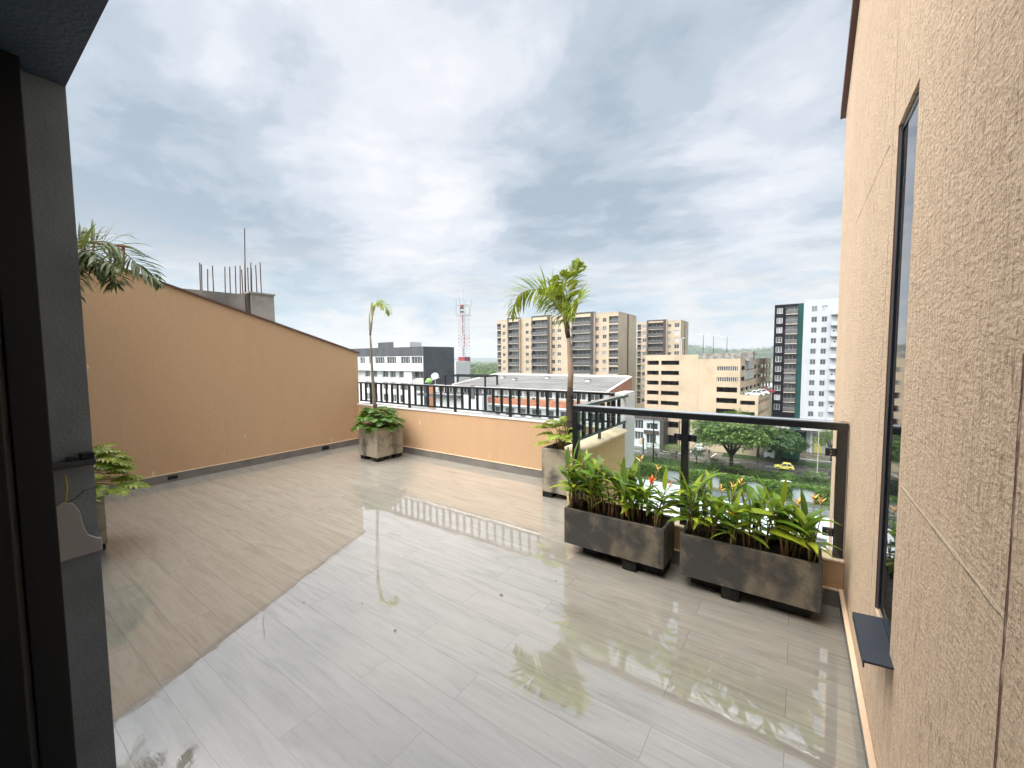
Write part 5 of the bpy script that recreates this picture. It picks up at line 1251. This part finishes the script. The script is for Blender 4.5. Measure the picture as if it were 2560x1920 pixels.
for px, py, hh, rr, mm, lab in ((1842, 1190, 2.6, 1.4, 'hedge', 'palm-like shrub on the median right below the umbrella tree'), (1892, 1198, 1.6, 1.6, 'tree', 'low round shrub on the median under the dark trees'), (1783, 1178, 2.7, 1.9, 'treed', 'dark shrub on the median left of the umbrella tree trunk'), (1962, 1200, 1.3, 1.9, 'hedge', 'flat topped shrub on the median in front of the yellow car'), (2036, 1204, 1.9, 1.9, 'tree', 'shrub on the median nearest the peach wall'), (1740, 1160, 3.8, 1.2, 'treed', 'slender dark shrub on the median beside the railing post'), (1690, 1143, 3.2, 2.4, 'hedge', 'yellow green shrub at the parking apron'), (1640, 1150, 4.2, 3.0, 'treed', 'dark broad shrub beside the thick black pole'), (1612, 1100, 3.0, 2.4, 'treed', 'shrub before the white shop front')):
    b_ = at(px, py, 2, G+.15)
    tree(lab, b_.x, b_.y, hh, rr, hh*.36, 34, 16, .17, M[mm], rt_, SG, .09, z=G+.15, fork=.3)
fg = MB()   # ground cover tufts
for i in range(2600):
    x_, y_ = rt_.uniform(-30, 12), rt_.uniform(89.6, 96.1); p = Vector((x_, y_, G+.2)); a = rt_.uniform(0, 6.28); s = rt_.uniform(.12, .35)
    fg.add([p+Vector((math.cos(a)*s*.4, math.sin(a)*s*.4, -.05)), p-Vector((math.cos(a)*s*.4, math.sin(a)*s*.4, .05)), p+Vector((rt_.uniform(-.2, .2), rt_.uniform(-.2, .2), s))], [(0, 1, 2)])
tag(fg.build('grass', M['treed']), 'loose grass tufts growing on the road median', 'grass', kind='stuff')
# far woods left of the tall tan block
wd_ = MB(); rw_ = random.Random(4)
for i in range(520):
    az_ = R(rw_.uniform(-52, -33)); dd = rw_.uniform(190, 900); x_, y_ = math.sin(az_)*dd, math.cos(az_)*dd
    crown(wd_, (x_, y_, G+rw_.uniform(3, 9)), rw_.uniform(4, 9), rw_.uniform(4, 9), rw_.uniform(3, 7), 9, 7, .9+dd/700, rw_)
tag(wd_.build('woods', M['treef']), 'far green woods between the lattice mast and the tan apartment block', 'woods', kind='stuff')
# hills
def ridge(name, az0, az1, d0, prof, m, depth, seed, n=160, rows=14):
    vs = []; fs = []
    for i in range(n+1):
        az_ = R(az0+(az1-az0)*i/n); e = prof(i/n)
        for j in range(rows+1):
            f = j/rows; dd = d0+depth*f; h = e*d0*math.sin(f*math.pi/2)**1.2
            h *= 1+.10*mnoise.noise((i*.13+seed, j*.5, 0))*(f > 0); h += d0*.0016*mnoise.noise((i*.9, j*.9, seed))*(f > 0)
            vs.append((math.sin(az_)*dd, math.cos(az_)*dd, G-1+h))
    r1 = rows+1
    for i in range(n):
        for j in range(rows): fs.append((i*r1+j, (i+1)*r1+j, (i+1)*r1+j+1, i*r1+j+1))
    o = MB().add(vs, fs).build(name, m, None, True); return tag(o, kind='structure')
def prof_r(t):
    a = .038+.010*math.sin(t*9)+.004*math.sin(t*31)
    return a+.022*math.exp(-((t-.565)/.05)**2)+.010*math.exp(-((t-.47)/.03)**2)
ridge('hills', -24, 24, 1500, prof_r, M['hill'], 700, 3.3)
ridge('hills', -75, 10, 4200, lambda t: .0085+.004*math.sin(t*7+1)+.0015*math.sin(t*33), M['hillf'], 1500, 8.1)
ht = MB(); rtt = random.Random(8)
for i in range(900):
    az_ = R(rtt.uniform(-18, 6)); dd = rtt.uniform(1500, 2150); f = (dd-1500)/700; t_ = (math.degrees(az_)+24)/48
    z_ = G-1+prof_r(t_)*1500*math.sin(f*math.pi/2)**1.2
    crown(ht, (math.sin(az_)*dd, math.cos(az_)*dd, z_+2), 9, 9, 7, 3, 5, 3.2, rtt)
tag(ht.build('woods', M['treef']), 'scattered far trees covering the hillside right of the garage', 'woods', kind='stuff')

# ---- poles and lamps ---------------------------------------------------------------
b_ = at(1633, 1163, 2, G)
p1 = thing('utility_pole', 'thick black utility pole with a transformer, left of the mid railing post', 'pole', tuple(b_))
tz = at(1633, 1046, 1, b_.y).z
MB().tube([b_, (b_.x, b_.y, tz)], [.17, .12], 8).build('pole', M['blacks'], p1); MB().box(b_.x-.9, b_.x+.9, b_.y-.06, b_.y+.06, tz-1.2, tz-1.05).build('crossarm', M['blacks'], p1)
b_ = at(1608, 1160, 2, G); tz = at(1608, 1095, 1, b_.y).z
p1 = thing('utility_pole', 'short dark post carrying a meter box beside the white pier', 'pole', tuple(b_))
MB().tube([b_, (b_.x, b_.y, tz)], [.2, .2], 8).build('pole', M['frame_d'], p1); MB().box(b_.x-.9, b_.x-.21, b_.y-.3, b_.y+.3, tz-1.4, tz-.2).build('meter_box', M['tan3'], p1); MB().box(b_.x+.21, b_.x+.7, b_.y-.25, b_.y+.25, tz-2.4, tz-.6).build('meter_box', M['white'], p1)
b_ = at(1698, 1127, 2, G); tz = at(1696, 1051, 1, b_.y).z
p1 = thing('utility_pole', 'slim brown pole standing before the garage wall', 'pole', tuple(b_))
MB().tube([b_, (b_.x, b_.y, tz)], [.13, .10], 8).build('pole', M['bark'], p1); MB().box(b_.x-.5, b_.x+.5, b_.y-.05, b_.y+.05, tz-.5, tz-.4).build('crossarm', M['bark'], p1)
b_ = at(2043, 1186, 2, G); tz = at(2047, 1072, 1, b_.y).z
p1 = thing('street_lamp', 'thin grey street lamp post on the median near the peach wall', 'street lamp', tuple(b_))
MB().tube([b_, (b_.x, b_.y, tz)], [.10, .06], 8).build('post', M['greyr'], p1)
ar = MB().tube([(b_.x, b_.y, tz), (b_.x, b_.y+1.0, tz+.5), (b_.x, b_.y+2.2, tz+.6)], .05, 6).build('arm', M['greyr'], p1); MB().box(b_.x-.14, b_.x+.14, b_.y+2.21, b_.y+2.9, tz+.52, tz+.64).build('lamp_head', M['light'], p1)
LG = 'twin armed lamps above the garage roof'
for px, top in ((1758, 837), (1783, 840), (1817, 843)):
    X_ = at(px, 882, 1, 135); zt3 = at(px, top, 1, 135).z
    lm = thing('street_lamp', 'twin armed lamp post above the garage roof, %s' % {1758: 'nearest the tan block', 1783: 'middle of the three', 1817: 'nearest the black tower'}[px], 'street lamp', (X_.x, 135, .3), LG)
    MB().tube([(X_.x, 135, .3), (X_.x, 135, zt3)], [.11, .06], 6).build('post', M['charc'], lm)
    for sg in (-1, 1):
        MB().tube([(X_.x, 135, zt3-.1), (X_.x+sg*1.0, 135, zt3+.12)], .04, 5).build('arm', M['greyr'], lm); MB().box(X_.x+min(sg*1.0, sg*1.6), X_.x+max(sg*1.0, sg*1.6), 134.85, 135.15, zt3+.06, zt3+.16).build('lamp_head', M['light'], lm)

# ---- vehicles ------------------------------------------------------------------------
def vehicle(name, label, cat, loc, rz, L, Wd, H, m, kind='hatch', group=None):
    """car facing its local -x; side profile swept to full width, cabin drawn in"""
    t = thing(name, label, cat, (0, 0, 0), group); OFF[t] = Vector((0, 0, 0))
    h1 = H*.56; a = L/2; w2 = Wd/2
    if kind == 'hatch': low = [(-a, .30), (-a*.99, h1*.72), (-a*.86, h1*.92), (-a*.40, h1*1.06), (a*.95, h1*1.08), (a, h1*.6), (a*.98, .30)]; cab = [(-a*.46, h1*1.04), (-a*.08, H*.97), (a*.15, H), (a*.62, H*.97), (a*.93, h1*1.06)]
    elif kind == 'pickup': low = [(-a, .40), (-a*.99, h1*.85), (-a*.90, h1*1.0), (-a*.38, h1*1.08), (a*.98, h1*1.06), (a, h1*.7), (a*.98, .40)]; cab = [(-a*.42, h1*1.06), (-a*.18, H*.98), (a*.0, H), (a*.22, H*.98), (a*.32, h1*1.06)]
    else: low = [(-a, .28), (-a*.99, h1*.75), (-a*.88, h1*.95), (-a*.45, h1*1.05), (a*.92, h1*1.07), (a, h1*.7), (a*.98, .28)]; cab = [(-a*.48, h1*1.03), (-a*.14, H*.98), (a*.1, H), (a*.45, H*.96), (a*.86, h1*1.06)]
    def loft(prof, yb, yt, zb_, zt_):
        n_ = len(prof); y_ = lambda z: yb+(yt-yb)*max(0, min(1, (z-zb_)/(zt_-zb_)))
        vs = [(x_, -y_(z_), z_) for x_, z_ in prof]+[(x_, y_(z_), z_) for x_, z_ in prof]
        return vs, [tuple(range(n_)), tuple(range(2*n_-1, n_-1, -1))]+[(i, n_+i, n_+(i+1) % n_, (i+1) % n_) for i in range(n_)]
    MB().add(*loft(low, w2, w2*.96, .3, h1)).build('body', m, t, bevel=.06)
    MB().add(*loft(cab, w2*.93, w2*.74, h1, H)).build('cabin', m, t, bevel=.05)
    g = MB(); c0, c1, c2, c3, c4 = cab
    yy = lambda z: w2*.93+(w2*.74-w2*.93)*(z-h1)/(H-h1)
    for sg in (-1, 1):
        zlo, zhi = h1*1.10, H*.93
        xs_ = [(c0[0]*.80+.02, c1[0]*1.0+.12, c1[0]+.55*(c2[0]-c1[0])+.10, c0[0]*.5), ]
        m1 = (c1[0]+c3[0])/2
        for xa, xb, xc, xd in ((c0[0]+.22, m1-.05, m1-.05, c1[0]+.10), (m1+.05, c4[0]-.30, c3[0]-.02, m1+.05)):
            g.quad((xa, sg*(yy(zlo)+.012), zlo), (xb, sg*(yy(zlo)+.012), zlo), (xc, sg*(yy(zhi)+.012), zhi), (xd, sg*(yy(zhi)+.012), zhi))
    for (p_, q_, f) in ((c0, c1, -1), (c4, c3, 1)):
        za, zb2 = p_[1]+.07*(q_[1]-p_[1]), p_[1]+.88*(q_[1]-p_[1]); xa, xb = p_[0]+.07*(q_[0]-p_[0])+f*.015, p_[0]+.88*(q_[0]-p_[0])+f*.015
        g.quad((xa, -yy(za)*.90, za+.01), (xa, yy(za)*.90, za+.01), (xb, yy(zb2)*.88, zb2+.01), (xb, -yy(zb2)*.88, zb2+.01))
    g.build('windows', M['carg'], t)
    for xx in (-a*.63, a*.62):
        for sg in (-1, 1):
            wl = MB().tube([(xx, sg*(w2-.20), .31), (xx, sg*(w2+.01), .31)], .31, 14).build('wheel', M['tyre'], t)
            MB().tube([(xx, sg*(w2+.0105), .31), (xx, sg*(w2+.02), .31)], .18, 10).build('rim', M['steel'], wl)
    for sg in (-1, 1):
        MB().box(-a-.012, -a+.05, sg*w2*.72-.18, sg*w2*.72+.18, h1*.66, h1*.84).build('headlight', M['light'], t); MB().box(a-.06, a+.012, sg*w2*.8-.12, sg*w2*.8+.12, h1*.62, h1*.92).build('tail_light', M['redl'], t)
    MB().box(-a-.02, -a+.02, -w2*.6, w2*.6, .42, .56).build('grille', M['carg'], t)
    t.location = loc; t.rotation_euler = (0, 0, rz); OFF[t] = Vector(loc); return t
vehicle('parked_car', 'bright yellow hatchback taxi driving on the wet road', 'car', (at(1960, 1174, 2, G).x, 100.1, G), R(3), 3.45, 1.6, 1.5, M['cary'])
pk = at(1746, 1132, 2, G)
vehicle('pickup_truck', 'white pickup parked nose out on the apron before the garage', 'pickup', (pk.x, pk.y+2.4, G), R(78), 5.0, 1.85, 1.8, M['carw'], 'pickup')
SC = 'white cars parked behind the hedge wall'
for px, lab in ((1745, 'white car roof just showing over the hedge beside the railing post'), (1805, 'white car roof just showing over the hedge below the umbrella tree'), (1858, 'white car roof barely showing over the hedge'), (1960, 'white car with black roof bars showing over the hedge below the yellow car')):
    X_ = at(px, 1195, 1, 83.3).x
    vehicle('parked_car', lab, 'car', (X_, 83.3, G), R(2), 4.3, 1.75, 1.75 if px < 1900 else 2.0, M['carw'], 'sedan', SC)
DC = 'cars parked on the upper deck of the garage'
for i, (yy, mm, lab) in enumerate(((113.5, 'carw', 'white car parked at the front edge of the garage deck'), (118.0, 'carw', 'white car with dark windows second from the edge of the garage deck'), (123, 'carr', 'dark red car parked on the garage deck'), (128, 'carw', 'white car parked behind the dark red one on the garage deck'), (135, 'carw', 'farthest white car on the garage deck'))):
    vehicle('parked_car', lab, 'car', (-7.9+.17*(yy-113)-.6, yy, -8.19), R(14), 4.2, 1.75, 1.5, M[mm], 'sedan', DC)
tk_ = thing('lorry', 'green box lorry half hidden behind the yellow taxi and the dark tree', 'truck', (-2, 106.5, G))
xa, xb = at(1938, 1140, 1, 108.5).x, at(1999, 1140, 1, 108.5).x
MB().box(xa, xb, 107.4, 109.7, G+.9, G+3.5).build('cargo_box', M['truckg'], tk_, bevel=.05)
cbm = MB().prism([(xa-2.1, 107.5, G+.6), (xa-.1, 107.5, G+.6), (xa-.1, 107.5, G+2.6), (xa-1.3, 107.5, G+2.6), (xa-2.0, 107.5, G+1.7)], (0, 2.1, 0)).build('cab', M['carw'], tk_, bevel=.08)
MB().quad((xa-1.38, 107.7, G+2.52), (xa-1.38, 109.4, G+2.52), (xa-1.98, 109.4, G+1.78), (xa-1.98, 107.7, G+1.78)).quad((xa-1.75, 107.49, G+1.75), (xa-.6, 107.49, G+1.75), (xa-.6, 107.49, G+2.4), (xa-1.3, 107.49, G+2.4)).build('window', M['carg'], cbm)
box('chassis', M['blacks'], tk_, xa-1.9, xb-.1, 107.6, 109.5, G+.55, G+.899)
for xx in (xa-1.2, xa+2.6, xa+3.7):
    for yy in (107.35, 109.3): 
        if xx < xb: MB().tube([(xx, yy, G+.45), (xx, yy+.3, G+.45)], .45, 14).build('wheel', M['tyre'], tk_)
# motorbike beside the pickup
mq = at(1772, 1134, 2, G)
mo = thing('motorbike', 'dark motorbike standing beside the white pickup', 'motorbike', (mq.x, mq.y, G))
for dx_ in (-.65, .65): MB().tube([(mq.x+.25*dx_, mq.y-dx_-.0, G+.3), (mq.x+.25*dx_+.1, mq.y-dx_, G+.3)], .30, 14).build('wheel', M['tyre'], mo)
MB().prism([(mq.x, mq.y-.5, G+.5), (mq.x, mq.y+.6, G+.55), (mq.x, mq.y+.7, G+.85), (mq.x, mq.y+.1, G+.8), (mq.x, mq.y-.3, G+1.0), (mq.x, mq.y-.6, G+.9)], (.22, 0, 0)).build('frame', M['blacks'], mo, bevel=.04)
MB().tube([(mq.x-.3, mq.y-.45, G+1.08), (mq.x+.1, mq.y-.55, G+1.05), (mq.x+.5, mq.y-.45, G+1.08)], .03, 5).build('handlebar', M['blacks'], mo)

# ------------------------------------------------------------------ air
hm = bpy.data.materials.new('haze'); hm.use_nodes = True; ht_ = NT(hm.node_tree)
pv = ht_.n('ShaderNodeVolumePrincipled', {'Color': (.82, .90, 1.0, 1), 'Density': HAZE, 'Anisotropy': .2})
ht_.n('ShaderNodeOutputMaterial', {'Volume': pv.outputs[0]})
hz = box('haze', hm, None, -9200, 9200, -9200, 9200, G-25, 130); hz['kind'] = 'stuff'
